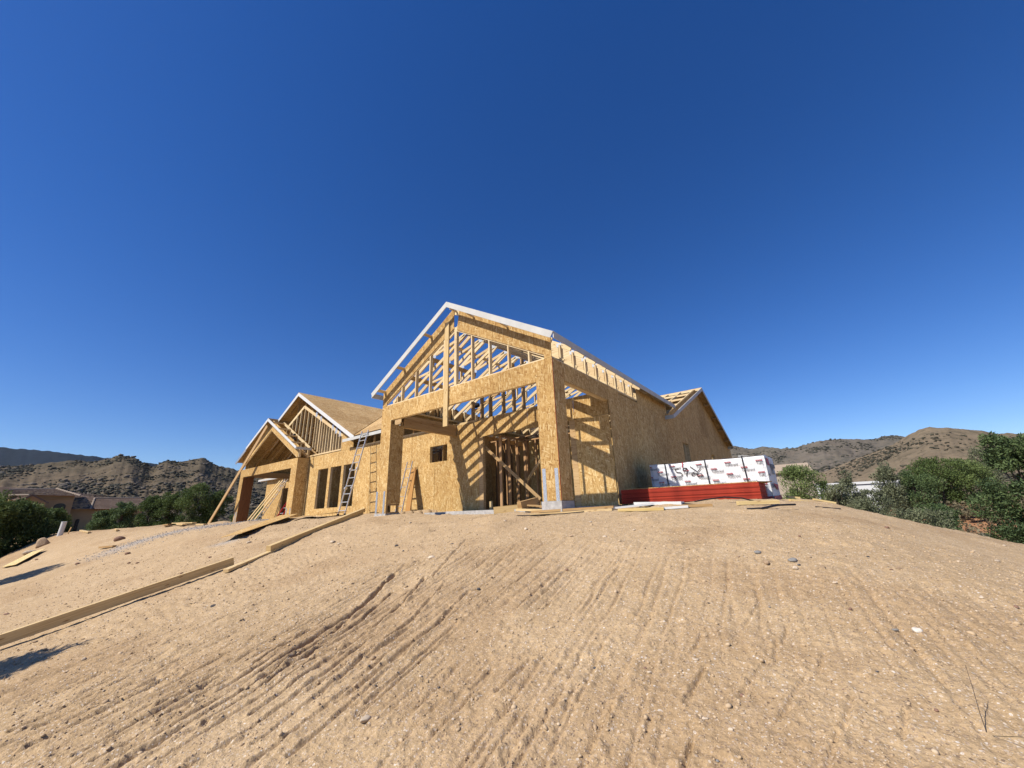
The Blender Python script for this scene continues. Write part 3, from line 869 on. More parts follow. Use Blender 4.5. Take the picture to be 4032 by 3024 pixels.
# inside faces of the posts
def side_piece(poly, u, sign, thick=.012, mat=None, name='osb_panel'):
    P = [(u, h, z) for h, z in poly]
    return MB().slab(P, thick, out=(sign, 0, 0)).build(name, mat or OSB, house)
side_piece([(VF + .013, .27), (6.67, .27), (6.67, ZH - .1), (VF + .013, ZH - .1)], -8.97, 1)
side_piece([(VF + .013, ZB), (6.66, ZB), (6.66, ZH), (VF + .013, ZH)], -4.185, -1)
side_piece([(VF + .013, .07), (6.67, .07), (6.67, 2.86), (VF + .013, 2.86)], UL, -1)
front_piece([(-4.17, ZB), (-3.80, ZB), (-3.80, 2.45), (-4.17, 2.45)][::-1], v=6.672)
# open framing at the foot of the left post
for p in ((6.28, .10, .26), (6.62, .10, .26)):
    H('post_block', (-9.0, p[0], .03), (-9.0, p[0], .27), .05, .05, LUMBER_OLD, (0, 1, 0))
H('post_plate', (-9.0, 6.265, .245), (-9.0, 6.66, .245), .06, .04, LUMBER_OLD)
H('post_plate', (-9.0, 6.265, .045), (-9.0, 6.66, .045), .06, .04, LUMBER_OLD)
for u in (UL + .03, -9.02):
    for v in (6.285, 6.635):
        stud(u, v, .05, ZH, .05, .05, LUMBER_OLD, 'post_stud')
for u in (-4.16, UR - .03):
    for v in (6.29, 6.63):
        stud(u, v, .14, ZH, .04, .04, LUMBER_OLD, 'post_stud')
MB().box((-4.20, 6.235, -.12), (-3.775, 6.69, .135)).build('concrete_pier', CONCRETE, house)
MB().box((-9.43, 6.235, -.16), (-8.95, 6.69, .03)).build('concrete_pier', CONCRETE, house)
for u0, z0, z1 in ((-4.118, .05, .72), (-3.85, .05, .71), (-9.385, .0, .585), (-9.065, .0, .58)):
    m = MB().box((u0 - .036, VF - .0045, z0), (u0 + .036, VF - .0020, z1))
    for k in range(int((z1 - z0) / .055)):
        zz = z0 + .03 + k * .055
        for s in (-.018, .018):
            m.box((u0 + s - .004, VF - .0075, zz - .004 + s * .4), (u0 + s + .004, VF - .0045, zz + .004 + s * .4))
    m.build('hold_down_strap', STEEL, house)
MB().box((UR + .0005, VF - .002, ZB), (UR + .004, VF + .013, ZT)).build('painted_sheet_edge', RED_PAINT, house)
# headers behind the sheathing
H('front_header', (UL + .02, 6.33, 2.66), (UR - .02, 6.33, 2.66), .12, .40, LUMBER)
H('top_plate', (UL + .01, 6.33, 2.885), (UR - .01, 6.33, 2.885), .13, .03)
# left porch beam: three laminated plies one over the other
for k in range(4):
    H('beam_ply', (-9.04, 6.68, 2.345 + .088 * k), (-9.04, VB - .02, 2.345 + .088 * k), .13, .086, LUMBER_OLD)
H('side_header', (UR - .08, 6.67, 2.65), (UR - .08, VB + .01, 2.65), .11, .36, LUMBER)
H('top_plate', (UR - .07, 6.40, 2.865), (UR - .07, 13.4, 2.865), .12, .035)
H('top_plate', (UL + .07, 6.40, 2.865), (UL + .07, 13.4, 2.865), .12, .035)

# centre post board nailed over the header
MB().bar((-6.785, 6.222, 1.93), (-6.785, 6.222, 4.62), .145, .036, (0, 1, 0)).build('centre_board', TREATED, house)

# gable band
def zt(u):
    return 4.955 - .589 * abs(u - UM)
def zi(u):
    return 4.385 - .54 * abs(u - UM)
RB = UR - .175
front_piece([(UR, 2.875), (UR, zt(UR)), (-5.30, zt(-5.30)), (-5.30, zi(-5.30)), (RB, zi(RB)), (RB, 2.875)][::-1])
front_piece([(-5.304, zt(-5.304)), (UM + .20, zt(UM + .20)), (UM + .13, zi(UM + .13)), (-5.304, zi(-5.304))][::-1])
front_piece([(UM + .02, zt(UM + .02) - .0), (UM - .02, zt(UM)), (-7.30, zt(-7.30)), (-7.30, zi(-7.30)), (UM - .05, zi(UM - .05)), (UM + .02, zi(UM))][::-1])
LB = UL + .19
front_piece([(-7.304, zt(-7.304)), (UL, zt(UL)), (UL, 2.875), (LB, 2.875), (LB, zi(LB)), (-7.304, zi(-7.304))][::-1])
# framing behind the band
for s in (-1, 1):
    e = UM + s * 2.81
    H('gable_chord', (UM, VF + .035, zt(UM) - .075), (e, VF + .035, zt(e) - .075), .037, .13)
    H('gable_chord', (UM, VF + .034, zi(UM) + .02), (UM + s * 2.66, VF + .034, zi(UM + s * 2.66) + .02), .037, .085)
for u in (-6.545, -6.505, -5.977, -5.432, -4.888, -4.345, -6.93, -7.457, -8.010, -8.585):
    stud(u, VF + .055, 2.90, zi(u) + .03, .036, .085, LUMBER, 'gable_stud')

# rake boards and eave boards
VO = 5.992
def zf(u):
    return 5.055 - .589 * abs(u - UM)
for s in (-1, 1):
    e = UM + s * 3.03
    P = [(UM, VO, zf(UM)), (e, VO, zf(e)), (e - s * .075, VO, zf(e) - .115), (UM, VO, zf(UM) - .150)]
    MB().slab(P, .02, out=(0, -1, 0)).build('rake_board', FASCIA, house)
for u in (-4.88, -5.90, -7.42, -8.50, -9.32, UM + .10):
    zz = zt(u) - .045
    H('lookout', (u, VO + .022, zz), (u, VF + .0, zz), .036, .08, LUMBER, (-.5 if u > UM else .5, 0, .86))
MB().bar((UM + 3.02, VO + .022, zf(UM + 3.02) - .062), (UM + 3.02, 13.75, zf(UM + 3.02) - .092), .02, .135, (0, 0, 1)).build('eave_board', FASCIA, house)
MB().bar((UM - 3.02, VO + .022, zf(UM - 3.02) - .062), (UM - 3.02, 6.42, zf(UM - 3.02) - .062), .02, .135, (0, 0, 1)).build('eave_board', FASCIA, house)

# ---- vaulted trusses of the porch wing
def truss_plate(parent, u, v, z, s=.11):
    MB().box((u - s / 2, v - .0205, z - s * .4), (u + s / 2, v - .0185, z + s * .4)).build('truss_plate', PLATE, parent)

def porch_truss(v, tail=True):
    base = MB()
    for s in (-1, 1):
        e = UM + s * 2.80
        base.bar((UM, v, zi(UM) + .045), (e, v, zi(e) + .045), .036, .088)
    t = base.build('roof_truss', LUMBER, house)
    for s in (-1, 1):
        e = UM + s * (3.0 if tail else 2.8)
        H('top_chord', (UM + s * .005, v, zt(UM) - .05), (e, v, zt(e) - .05), .0365, .10, LUMBER, parent=t)
        b = UM + s
        H('web', (UM + s * .03, v, 4.44), (UM + s * 1.16, v, 4.16), .036, .075, LUMBER, parent=t)
        H('web', (UM + s * 1.30, v, zi(UM + s * 1.3) + .06), (UM + s * 1.30, v, zt(UM + s * 1.3) - .09), .036, .075, LUMBER, (0, 1, 0), parent=t)
        H('web', (UM + s * 1.34, v, zi(UM + s * 1.34) + .06), (UM + s * 2.10, v, zt(UM + s * 2.1) - .08), .036, .065, LUMBER, parent=t)
        H('web', (UM + s * 2.75, v, 2.885), (UM + s * 2.75, v, zt(UM + s * 2.75) - .05), .036, .115, LUMBER, (0, 1, 0), parent=t)
        if s > 0:  # boards added to fill the heel gaps and brighten the eave
            MB().slab([(UM + s * 2.70, v - .017, zi(UM + s * 2.70) + .09), (UM + s * 2.05, v - .017, zi(UM + s * 2.05) + .09), (UM + s * 2.05, v - .017, zt(UM + s * 2.05) - .10), (UM + s * 2.70, v - .017, zt(UM + s * 2.70) - .10)], .034, out=(0, -1, 0)).build('heel_fill_block', LUMBER, t)
        for du, z in ((1.22, 4.11), (2.72, zt(UM + s * 2.72) - .055)):
            truss_plate(t, UM + s * du, v, z)
    H('web', (UM, v, 4.46), (UM, v, 4.88), .036, .085, LUMBER, (0, 1, 0), parent=t)
    truss_plate(t, UM, v, 4.42, .14)
    return t
for k in range(13):
    porch_truss(6.735 + .547 * k)
H('ridge_brace', (-7.35, 6.40, 4.36), (-7.35, 13.3, 4.36), .036, .085)
H('ridge_brace', (-5.55, 8.9, 4.25), (-5.55, 13.3, 4.25), .036, .085)
H('purlin', (-8.55, 6.33, 3.62), (-8.55, 8.4, 3.62), .036, .12, LUMBER_OLD)
H('purlin', (-7.85, 6.33, 4.02), (-7.85, 8.4, 4.02), .036, .12, LUMBER_OLD)
MB().slab([(-6.45, 7.0, 4.72), (-5.75, 7.0, 4.33), (-5.75, 8.1, 4.33), (-6.45, 8.1, 4.72)], .012, out=(0, 0, 1)).build('roof_panel', OSB_WEATHERED, house)

wall_panels(house, 'x', UL, [(6.68, 2.66), (13.3, 2.66), (13.3, 3.25), (6.68, 3.25)], [6.68, 8.70, 11.0, 13.3], [2.6, 3.3])
for v in (7.0, 7.6, 8.2):
    MB().bar((UL + .05, v, 2.905), (UL + .05, v, 3.25), .036, .07, (1, 0, 0)).build('stud', LUMBER_OLD, house)

roof_panels(house, [(UM, 10.85), (-3.88, 10.85), (-3.88, 17.5), (UM, 17.5)], lambda u, v: zt(u) + .014, 1.22, 2.44)  # rear sheathing added to darken the rooms below it
roof_panels(house, [(-3.876, 10.85), (UR + .2, 10.85), (UR + .2, 13.3), (-3.876, 13.3)], lambda u, v: zt(u) + .014, 1.22, 2.44)
roof_panels(house, [(UL, 15.2), (UM - .004, 15.2), (UM - .004, 17.5), (UL, 17.5)], lambda u, v: zt(u) + .014, 1.22, 2.44)  # left slope closed far back, added to keep daylight out of the rooms

# ---- wall behind the porch, running on to the three tall windows
wall_panels(house, 'y', VB, [(-18.62, -.16), (-8.02, -.16), (-8.02, 2.64), (-18.62, 2.64)], [-18.62, -17.30, -16.08, -14.86, -13.64, -12.42, -11.20, -9.98, -8.76, -8.02], [-.16, 2.64],
            [(-17.68, -16.82, .345, 2.01), (-16.62, -15.76, .36, 2.02), (-15.58, -14.72, .375, 2.02), (-10.235, -9.405, 1.586, 2.112)])
wall_panels(house, 'y', VB, [(-8.02, 2.14), (-4.74, 2.14), (-4.74, 0.02), (-3.80, .02), (-3.80, 2.735), (-8.02, 2.69)], [-8.02, -7.425, -6.20, -4.98, -4.74, -3.80], [.02, 2.14, 2.74])
wall_panels(house, 'y', VB + .0145, [(-9.0, 2.60), (-7.0, 2.60), (-7.0, 2.69), (-9.0, 2.69)], [-9.0, -7.0], [2.60, 2.69])
# wall framing: jambs round the openings, plates, studs
def opening_frame(u0, u1, z0, z1, v=VB, d=.10):
    f = MB()
    f.box((u0 - .04, v + .013, z0 - .05), (u0 - .0005, v + d, z1 + .05)).build('jamb', LUMBER, house)
    MB().box((u1 + .0005, v + .013, z0 - .05), (u1 + .04, v + d, z1 + .05)).build('jamb', LUMBER, house)
    MB().box((u0, v + .013, z0 - .04), (u1, v + d, z0 - .0005)).build('sill', LUMBER, house)
    MB().box((u0, v + .013, z1 + .0005), (u1, v + d, z1 + .10)).build('lintel', LUMBER, house)
for o in ((-17.68, -16.82, .345, 2.01), (-16.62, -15.76, .36, 2.02), (-15.58, -14.72, .375, 2.02), (-10.235, -9.405, 1.586, 2.112)):
    opening_frame(*o)
MB().box((-8.02, VB - .001, .03), (-7.86, VB + .10, 2.14)).build('door_jamb', LUMBER_OLD, house)
MB().box((-4.90, VB + .013, .03), (-4.745, VB + .10, 2.14)).build('door_jamb', LUMBER_OLD, house)
H('door_lintel', (-8.02, VB + .07, 2.25), (-4.74, VB + .07, 2.25), .09, .2, LUMBER_OLD)
H('top_plate', (-14.6, VB + .055, 2.675), (-8.1, VB + .055, 2.675), .10, .06, TREATED)
for k in range(9):
    stud(-14.2 + .6 * k, VB + .06, 2.705, 2.99, .034, .07, LUMBER_OLD, 'rafter_stub')
# cripple studs standing on the wall up to the vault
for u, z in ((-8.33, 3.07), (-7.95, 3.25), (-7.60, 3.42), (-7.09, 3.72), (-6.70, 3.95), (-6.35, 4.0)):
    stud(u, VB + .075, 2.695, z + .25, .045, .13, LUMBER_OLD, 'cripple_stud')
    H('block', (u + .02, VB + .06, z - .05), (u + .38, VB + .06, z - .05), .036, .085, LUMBER_OLD)
# temporary diagonal bracing and loose blocks in the doorway
H('brace', (-7.97, VB + .12, 1.90), (-6.10, VB + .30, .26), .036, .085, LUMBER_OLD)
H('brace', (-6.83, VB + .75, .82), (-5.86, VB + .10, 1.29), .036, .085, LUMBER_OLD)
stud(-7.755, VB + .2, .03, .27, .10, .036, TREATED, 'stud_offcut')

# ---- inside: stud walls and walls that close the rooms off, some added to keep light out
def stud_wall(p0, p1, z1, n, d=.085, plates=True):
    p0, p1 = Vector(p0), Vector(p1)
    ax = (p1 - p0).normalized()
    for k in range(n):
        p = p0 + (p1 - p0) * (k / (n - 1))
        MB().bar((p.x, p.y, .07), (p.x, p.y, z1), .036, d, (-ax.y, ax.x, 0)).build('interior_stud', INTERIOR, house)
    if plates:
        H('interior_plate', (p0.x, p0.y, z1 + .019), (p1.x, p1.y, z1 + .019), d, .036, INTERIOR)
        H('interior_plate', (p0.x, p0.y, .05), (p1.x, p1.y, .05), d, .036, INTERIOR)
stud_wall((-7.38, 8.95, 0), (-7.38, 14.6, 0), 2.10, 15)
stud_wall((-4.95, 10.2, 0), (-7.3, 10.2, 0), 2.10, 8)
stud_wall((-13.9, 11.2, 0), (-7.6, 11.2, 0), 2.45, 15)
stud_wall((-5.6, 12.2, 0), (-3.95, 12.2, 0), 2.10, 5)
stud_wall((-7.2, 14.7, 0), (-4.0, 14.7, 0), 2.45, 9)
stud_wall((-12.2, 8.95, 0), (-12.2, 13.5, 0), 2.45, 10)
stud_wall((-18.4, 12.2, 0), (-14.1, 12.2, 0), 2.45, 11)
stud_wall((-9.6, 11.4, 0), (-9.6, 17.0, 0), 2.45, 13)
wall_panels(house, 'y', 23.9, [(-18.6, .0), (-3.8, .0), (-3.8, 2.7), (-18.6, 2.7)], [-18.6 + 1.22 * k for k in range(13)] + [-3.8], [0, 2.7])
wall_panels(house, 'x', -18.61, [(8.8, -.1), (23.9, -.1), (23.9, 2.69), (8.8, 2.69)], [8.8 + 1.22 * k for k in range(13)] + [23.9], [-.1, 2.69])
wall_panels(house, 'y', 15.2, [(-18.5, .0), (-9.7, .0), (-9.7, 2.7), (-18.5, 2.7)], [-18.5 + 1.22 * k for k in range(8)] + [-9.7], [0, 2.7])
for u in (-15.75,):
    stud(u + .07, VB + .06, .36, 2.0, .05, .085)

wall_panels(house, 'x', -9.75, [(8.84, .04), (15.1, .04), (15.1, 2.7), (8.84, 2.7)], [8.84, 10.06, 11.28, 12.5, 13.72, 15.1], [.0, 2.8])  # added partition that keeps daylight out of the window rooms
wall_panels(house, 'y', 10.3, [(-7.3, .04), (-4.0, .04), (-4.0, 2.1), (-7.3, 2.1)], [-7.3, -6.1, -4.9, -4.0], [.0, 2.2])  # added partition that darkens the view through the doorway

# ---- right side wall
sv = [6.264, 7.80, 8.745, 9.80, 10.72, 11.94, 13.16, 14.38, 15.60, 16.82, 18.04, 19.26, 20.48, 21.70, 22.92, 24.0]
side_open = [(6.675, 8.742, -.1, 2.475), (14.77, 15.53, .55, 2.12), (19.12, 19.72, 1.25, 2.05)]
wall_panels(house, 'x', UR, [(6.264, .14), (6.68, .14), (6.68, .05), (9.43, .05), (9.43, 2.855), (6.264, 2.855)], [6.264, 7.80, 8.745, 9.43], [.02, 2.855], side_open, sign=1)
wall_panels(house, 'x', UR, [(9.43, .05), (24.0, .02), (24.0, 2.72), (10.72, 2.785), (9.43, 2.775)], sv[2:3] + [9.43] + sv[3:], [.02, 2.79], side_open, sign=1)
wall_panels(house, 'x', UR + .002, [(10.73, 2.79), (13.4, 2.765), (13.4, 3.25), (10.73, 3.25)], [10.73, 11.94, 13.4], [2.7, 3.3], sign=1)
GV, GZ = 18.25, 4.86
wall_panels(house, 'x', UR + .001, [(13.40, 2.768), (24.0, 2.725), (24.0, 2.74), (GV, GZ - .02), (13.40, 2.90)], [13.4] + sv[7:], [2.7, 5.0], sign=1)
for o in ((14.77, 15.53, .55, 2.12), (19.12, 19.72, 1.25, 2.05)):
    MB().box((UR - .13, o[0] - .04, o[2] - .04), (UR - .013, o[0] - .001, o[3] + .05)).build('jamb', TREATED, house)
    MB().box((UR - .13, o[1] + .001, o[2] - .04), (UR - .013, o[1] + .04, o[3] + .05)).build('jamb', TREATED, house)
    MB().box((UR - .13, o[0], o[3] + .001), (UR - .013, o[1], o[3] + .09)).build('lintel', TREATED, house)
H('window_brace', (UR - .07, 15.1, .6), (UR - .07, 15.15, 2.1), .036, .085, TREATED, (1, 0, 0))
H('window_brace', (UR - .30, 15.3, .6), (UR - .30, 15.35, 2.1), .036, .085, TREATED, (1, 0, 0))
for v in (9.0, 9.55, 10.1, 10.65, 11.2, 11.75, 12.3, 12.85, 13.9, 16.2, 17.2, 18.2, 20.5, 21.6, 22.7):
    MB().bar((UR - .06, v, .05), (UR - .06, v, 2.80), .036, .085, (1, 0, 0)).build('stud', LUMBER, house)

# ---- far right gable over the side wall
UO = -3.50
def zg2(v):
    return 4.865 - .405 * abs(v - GV)
for s in (-1, 1):
    e = GV + s * 5.10
    P = [(UO, GV, zg2(GV)), (UO, e, zg2(e)), (UO, e - s * .05, zg2(e) - .10), (UO, GV, zg2(GV) - .15)]
    MB().slab(P, .02, out=(1, 0, 0)).build('rake_board', FASCIA, house)
MB().bar((UO - .02, 13.16, zg2(13.16) - .06), (UR - .8, 13.16, zg2(13.16) - .06), .02, .12).build('eave_board', FASCIA, house)
MB().bar((UO - .02, 23.34, zg2(23.34) - .06), (UO - 6, 23.34, zg2(23.34) - .06), .02, .12).build('eave_board', FASCIA, house)
MB().bar((-3.6, 24.9, 2.42), (-3.0, 25.3, 2.36), .02, .12).build('eave_board', FASCIA, house)
for k in range(29):
    u = -3.86 - .55 * k
    for s in (-1, 1):
        if k > 16 and k % 2:
            continue
        H('rafter', (u, GV, zg2(GV) - .07), (u, GV + s * 5.05, zg2(GV + s * 5.05) - .07), .036, .10, LUMBER)
H('ridge_board', (UO, GV, zg2(GV) - .055), (-19.5, GV, zg2(GV) - .055), .036, .10, LUMBER)
for j, v in enumerate((14.2, 15.3, 16.4, 17.4)):
    for k in range(7):
        u = (-3.86 - .55 * k) if k else -3.86
        H('lookout', (u - .02, v + .1 * (k % 2), zg2(v + .1 * (k % 2)) - .055), (u - .53, v + .1 * (k % 2), zg2(v + .1 * (k % 2)) - .055), .036, .075, LUMBER)
for v in (19.4, 20.5, 21.6, 22.6):
    H('lookout', (UO - .02, v, zg2(v) - .09), (UR, v, zg2(v) - .09), .036, .08, LUMBER_OLD)
roof_panels(house, [(UO - .01, GV), (UO - .01, 23.33), (-19.5, 23.33), (-19.5, GV)], lambda u, v: zg2(v) + .012, 2.2, 1.2)
for k, v in enumerate((15.2, 16.7, 18.2, 19.7)):
    H('web', (-6.2, v, 2.7), (-6.2, v + .9, zg2(v + .9) - .1), .036, .085)
    H('web', (-4.6, v, 2.7), (-4.6, v - .9, zg2(v - .9) - .1), .036, .085)
H('bottom_chord', (-4.6, 13.5, 2.75), (-4.6, 23.2, 2.75), .036, .085)
H('bottom_chord', (-6.2, 13.5, 2.75), (-6.2, 23.2, 2.75), .036, .085)

# ---- left wing: big gable with its studs showing, sheathed roof
BU, BZ = -20.05, 6.015
def zb_(u):
    return BZ - .537 * abs(u - BU)
def zm(v):
    return 3.06 + .537 * (v - 8.44)
VG = 8.44
roof_panels(house, [(BU, VG + 5.46), (-15.6, VG + 5.46), (-15.6, 23.0), (BU, 23.0)], lambda u, v: BZ + .006 - .42 * (v - VG - 5.46), 2.44, 1.22)
roof_panels(house, [(BU, VG), (-14.60, VG), (BU, VG + 5.45)], lambda u, v: zb_(u) + .012, 1.22, 2.44)
roof_panels(house, [(-14.60, VG), (-9.75, VG), (-14.55, VG + 5.45), (BU, VG + 5.45)], lambda u, v: zm(v) + .012, 2.44, 1.22)
roof_panels(house, [(BU, VG), (BU, 23), (-22.04, 23), (-22.04, VG)], lambda u, v: zb_(u) + .012, 1.22, 2.44)
roof_panels(house, [(-22.04, 7.96), (-22.04, 23), (-25.62, 23), (-25.62, 7.96)], lambda u, v: zb_(u) + .012, 1.22, 2.44)
for s in (-1, 1):
    e = BU + (5.50 if s > 0 else -2.05)
    P = [(BU, VG, zb_(BU)), (e, VG, zb_(e)), (e - (.06 if s > 0 else 0), VG, zb_(e) - .15), (BU, VG, zb_(BU) - .17)]
    MB().slab(P, .02, out=(0, -1, 0)).build('rake_board', WHITE_PAINT, house)
MB().bar((-15.35, VG - .012, 2.955), (-9.42, VG - .012, 2.975), .02, .12).build('eave_board', FASCIA, house)
wall_panels(house, 'y', VB - .001, [(-15.92, 2.645), (-15.0, 2.645), (-15.0, 2.97), (-15.92, 3.46)], [-15.92, -15.0], [2.6, 3.6])
# gable truss: lower chord, upper chord, studs
BV = VB + .03
def zbi(u):
    return 5.30 - .505 * abs(u + 19.88)
for s, e in ((1, -15.93), (-1, -21.4)):
    H('gable_chord', (-19.88, BV, zbi(-19.88)), (e, BV, zbi(e)), .037, .13, LUMBER)
    H('gable_chord', (BU, BV + .04, zb_(BU) - .08), (e, BV + .04, zb_(e) - .08), .037, .12, LUMBER_OLD)
H('gable_plate', (-18.60, BV, 2.70), (-15.92, BV, 2.70), .09, .06, LUMBER)
u = -15.955
k = 0
while u > -23.4:
    top = zbi(u) - .05
    bot = max(2.73, 4.945 - .522 * abs(u + 22.03) - .02) if u > -22.03 else 9
    if bot > top - .05:
        u -= .4
        k += 1
        continue
    stud(u, BV + .01, bot, top, .036, .08, LUMBER, 'gable_stud')
    if k in (4, 9):
        stud(u + .045, BV + .01, bot, top, .036, .08, LUMBER, 'gable_stud')
    if k % 2 == 0:
        stud(u - .1, BV + .05, top + .1, zb_(u - .1) - .1, .036, .07, LUMBER_OLD, 'gable_stud')
    u -= .232 if u > -18.3 else .40
    k += 1
for pu, pz in ((-18.49, 4.67), (-18.01, 4.38), (-16.84, 3.78), (-16.5, 3.60), (-16.17, 3.42)):
    MB().box((pu - .085, BV - .0215, pz - .13), (pu + .085, BV - .0190, pz + .13)).build('truss_plate', PLATE, house)
for k in range(9):
    v = 9.3 + .6 * k
    H('rafter', (BU, v, zb_(BU) - .06), (-15.2 - max(0, v - 9.6), v, zb_(-15.2 - max(0, v - 9.6)) - .06), .036, .10, LUMBER_OLD)
    H('rafter', (BU, v, zb_(BU) - .06), (-25.5, v, zb_(-25.5) - .06), .036, .10, LUMBER_OLD)
for u in (-15.6, -16.8, -18.0, -19.2):
    H('lookout', (u, VG + .022, zb_(u) - .07), (u, BV + .02, zb_(u) - .07), .036, .08, LUMBER_OLD)

# ---- small entry gable in front of the left wing
CV, CU = 8.20, -22.03
def zc(u):
    return 4.945 - .522 * abs(u - CU)
def zci(u):
    return 4.35 - .525 * abs(u - CU)
VC = 7.95
front_piece([(-25.25, -.22), (-24.80, -.22), (-24.80, 2.19), (-21.74, 2.19), (-21.74, 2.60), (-25.25, 2.60)], v=CV)
front_piece([(-21.73, 2.19), (-19.19, 2.19), (-19.19, -.08), (-18.63, -.08), (-18.63, 2.60), (-21.73, 2.60)], v=CV)
side_piece([(CV + .013, -.10), (VB - .002, -.10), (VB - .002, 2.60), (CV + .013, 2.60)], -18.63, 1)
for v in (8.289, 8.442, 8.595, 8.69):
    stud(-24.84, v, -.2, 2.19, .08, .150 if v < 8.6 else .036, LUMBER_RED, 'post_stud')
side_piece([(CV + .013, -.08), (8.70, -.08), (8.70, 2.19), (CV + .013, 2.19)], -19.19, -1)
front_piece([(-25.25, -.22), (-24.80, -.22), (-24.80, 2.19), (-25.25, 2.19)][::-1], v=8.72)
H('front_header', (-25.2, 8.28, 2.40), (-18.7, 8.28, 2.40), .11, .38, LUMBER_OLD)
wall_panels(house, 'x', -25.05, [(8.3, 2.5), (12.45, 2.5), (12.45, 3.32), (8.3, 3.32)], [8.3, 9.7, 11.1, 12.45], [2.4, 3.4])
H('porch_beam', (-24.92, 8.45, 2.35), (-24.92, 12.45, 2.35), .12, .30, LUMBER_OLD)
for u0 in (-25.10, -24.90, -19.10, -18.74):
    MB().box((u0 - .04, CV - .0045, -.10), (u0 + .04, CV - .0020, .42)).build('hold_down_strap', STEEL, house)
# gable band both sides
front_piece([(-18.70, 2.66), (-18.70, zc(-18.70) - .06), (CU, zc(CU) - .06), (CU, zci(CU)), (-18.78, zci(-18.78))][::-1], v=CV)
front_piece([(CU - .004, zc(CU) - .06), (-25.25, zc(-25.25) - .06), (-25.25, 2.66), (-25.2, zci(-25.2)), (CU - .004, zci(CU))][::-1], v=CV)
for s in (-1, 1):
    e = CU + s * 3.25
    H('gable_chord', (CU, CV + .035, zci(CU) + .03), (e, CV + .035, zci(e) + .03), .037, .11, LUMBER)
P = [(CU, VC, zc(CU)), (-18.40, VC, zc(-18.40)), (-18.46, VC, zc(-18.40) - .09), (CU, VC, zc(CU) - .145)]
MB().slab(P, .02, out=(0, -1, 0)).build('rake_board', WHITE_PAINT, house)
P = [(CU, VC, zc(CU)), (-24.40, VC, zc(-24.40)), (-24.40, VC, zc(-24.40) - .13), (CU, VC, zc(CU) - .145)]
MB().slab(P, .02, out=(0, -1, 0)).build('rake_board', WHITE_PAINT, house)
MB().bar((-24.42, VC + .03, zc(-24.42) - .10), (-25.60, VC + .03, zc(-25.60) - .10), .03, .12).build('sub_rake_board', STEEL, house)
MB().bar((-18.41, VC + .02, zc(-18.41) - .06), (-18.41, 8.66, zc(-18.41) - .06), .02, .11).build('eave_board', FASCIA, house)
# right slope is still a ladder of lookouts between the band and the next chord
H('gable_chord', (CU + .3, 8.62, zc(CU + .3) - .05), (-18.50, 8.62, zc(-18.5) - .05), .037, .11, LUMBER)
for u in (-21.6, -20.75, -19.9, -19.05):
    H('lookout', (u, VC + .022, zc(u) - .05), (u, 8.60, zc(u) - .05), .036, .075, LUMBER_OLD, (-.5, 0, .86))
for k in range(6):
    u = -21.2 + .45 * k
    stud(u, 8.62, max(2.72, zc(u) - .75), zc(u) - .10, .036, .05, LUMBER, 'gable_stud')
H('ridge_board', (CU, VC + .02, zc(CU) - .08), (CU, 12.0, zc(CU) - .08), .036, .13, LUMBER_OLD)
H('ceiling_chord', (-18.66, 8.26, 2.63), (-18.66, 8.26, 2.98), .05, .09, LUMBER, (0, 1, 0))
H('ceiling_chord', (-18.66, 8.64, 2.63), (-18.66, 8.64, 2.98), .05, .09, LUMBER, (0, 1, 0))
H('ceiling_chord', (-18.66, 8.26, 2.95), (-18.66, 8.64, 2.66), .036, .07, LUMBER_OLD)
for k in range(7):
    v = 8.75 + .55 * k
    for s in (-1, 1):
        e = CU + s * (3.2 if s < 0 else 3.3)
        H('vault_chord', (CU, v, zci(CU) + .03), (e, v, zci(e) + .03), .036, .10, LUMBER_OLD)
# wall at the back of the entry court
DV = 12.5
wall_panels(house, 'y', DV, [(-32.9, -.24), (-24.98, -.24), (-24.98, 2.69), (-32.9, 2.69)], [-32.9 + 1.22 * k for k in range(7)] + [-24.98], [-.24, 2.69], [(-30.2, -28.6, .13, 2.0)])
opening_frame(-30.2, -28.6, .13, 2.0, DV)
wall_panels(house, 'y', DV, [(-24.96, -.2), (-18.65, -.2), (-18.65, 2.69), (-24.96, 2.69)], [-24.96 + 1.22 * k for k in range(6)] + [-18.65], [-.2, 2.69])
wall_panels(house, 'x', -32.905, [(DV + .02, -.3), (17, -.3), (17, 2.69), (DV + .02, 2.69)], [DV + .02, 13.7, 14.9, 16.1, 17], [-.3, 2.69])
wall_panels(house, 'y', 16.9, [(-32.9, -.3), (-24, -.3), (-24, 2.69), (-32.9, 2.69)], [-32.9 + 1.22 * k for k in range(8)] + [-24], [-.3, 2.69])
MB().bar((-33.9, DV - .25, 2.76), (-26.5, DV - .25, 2.76), .02, .13).build('eave_board', FASCIA, house)
roof_panels(house, [(-33.9, DV - .24), (-25.7, DV - .24), (-25.7, 15.0), (-33.9, 15.0)], lambda u, v: 2.84 + .30 * (v - DV + .24), 2.44, 1.22)
MB().slab([(-33.9, DV - .2, 2.70), (-25.7, DV - .2, 2.70), (-25.7, DV - .02, 2.70), (-33.9, DV - .02, 2.70)], .01, out=(0, 0, -1)).build('soffit', OSB, house)

# ------------------------------------------------------------------ ladders and boards leaning on the house
def on_ground(u, v):
    return float(gsurf(np.array([u]), np.array([v]))[0])

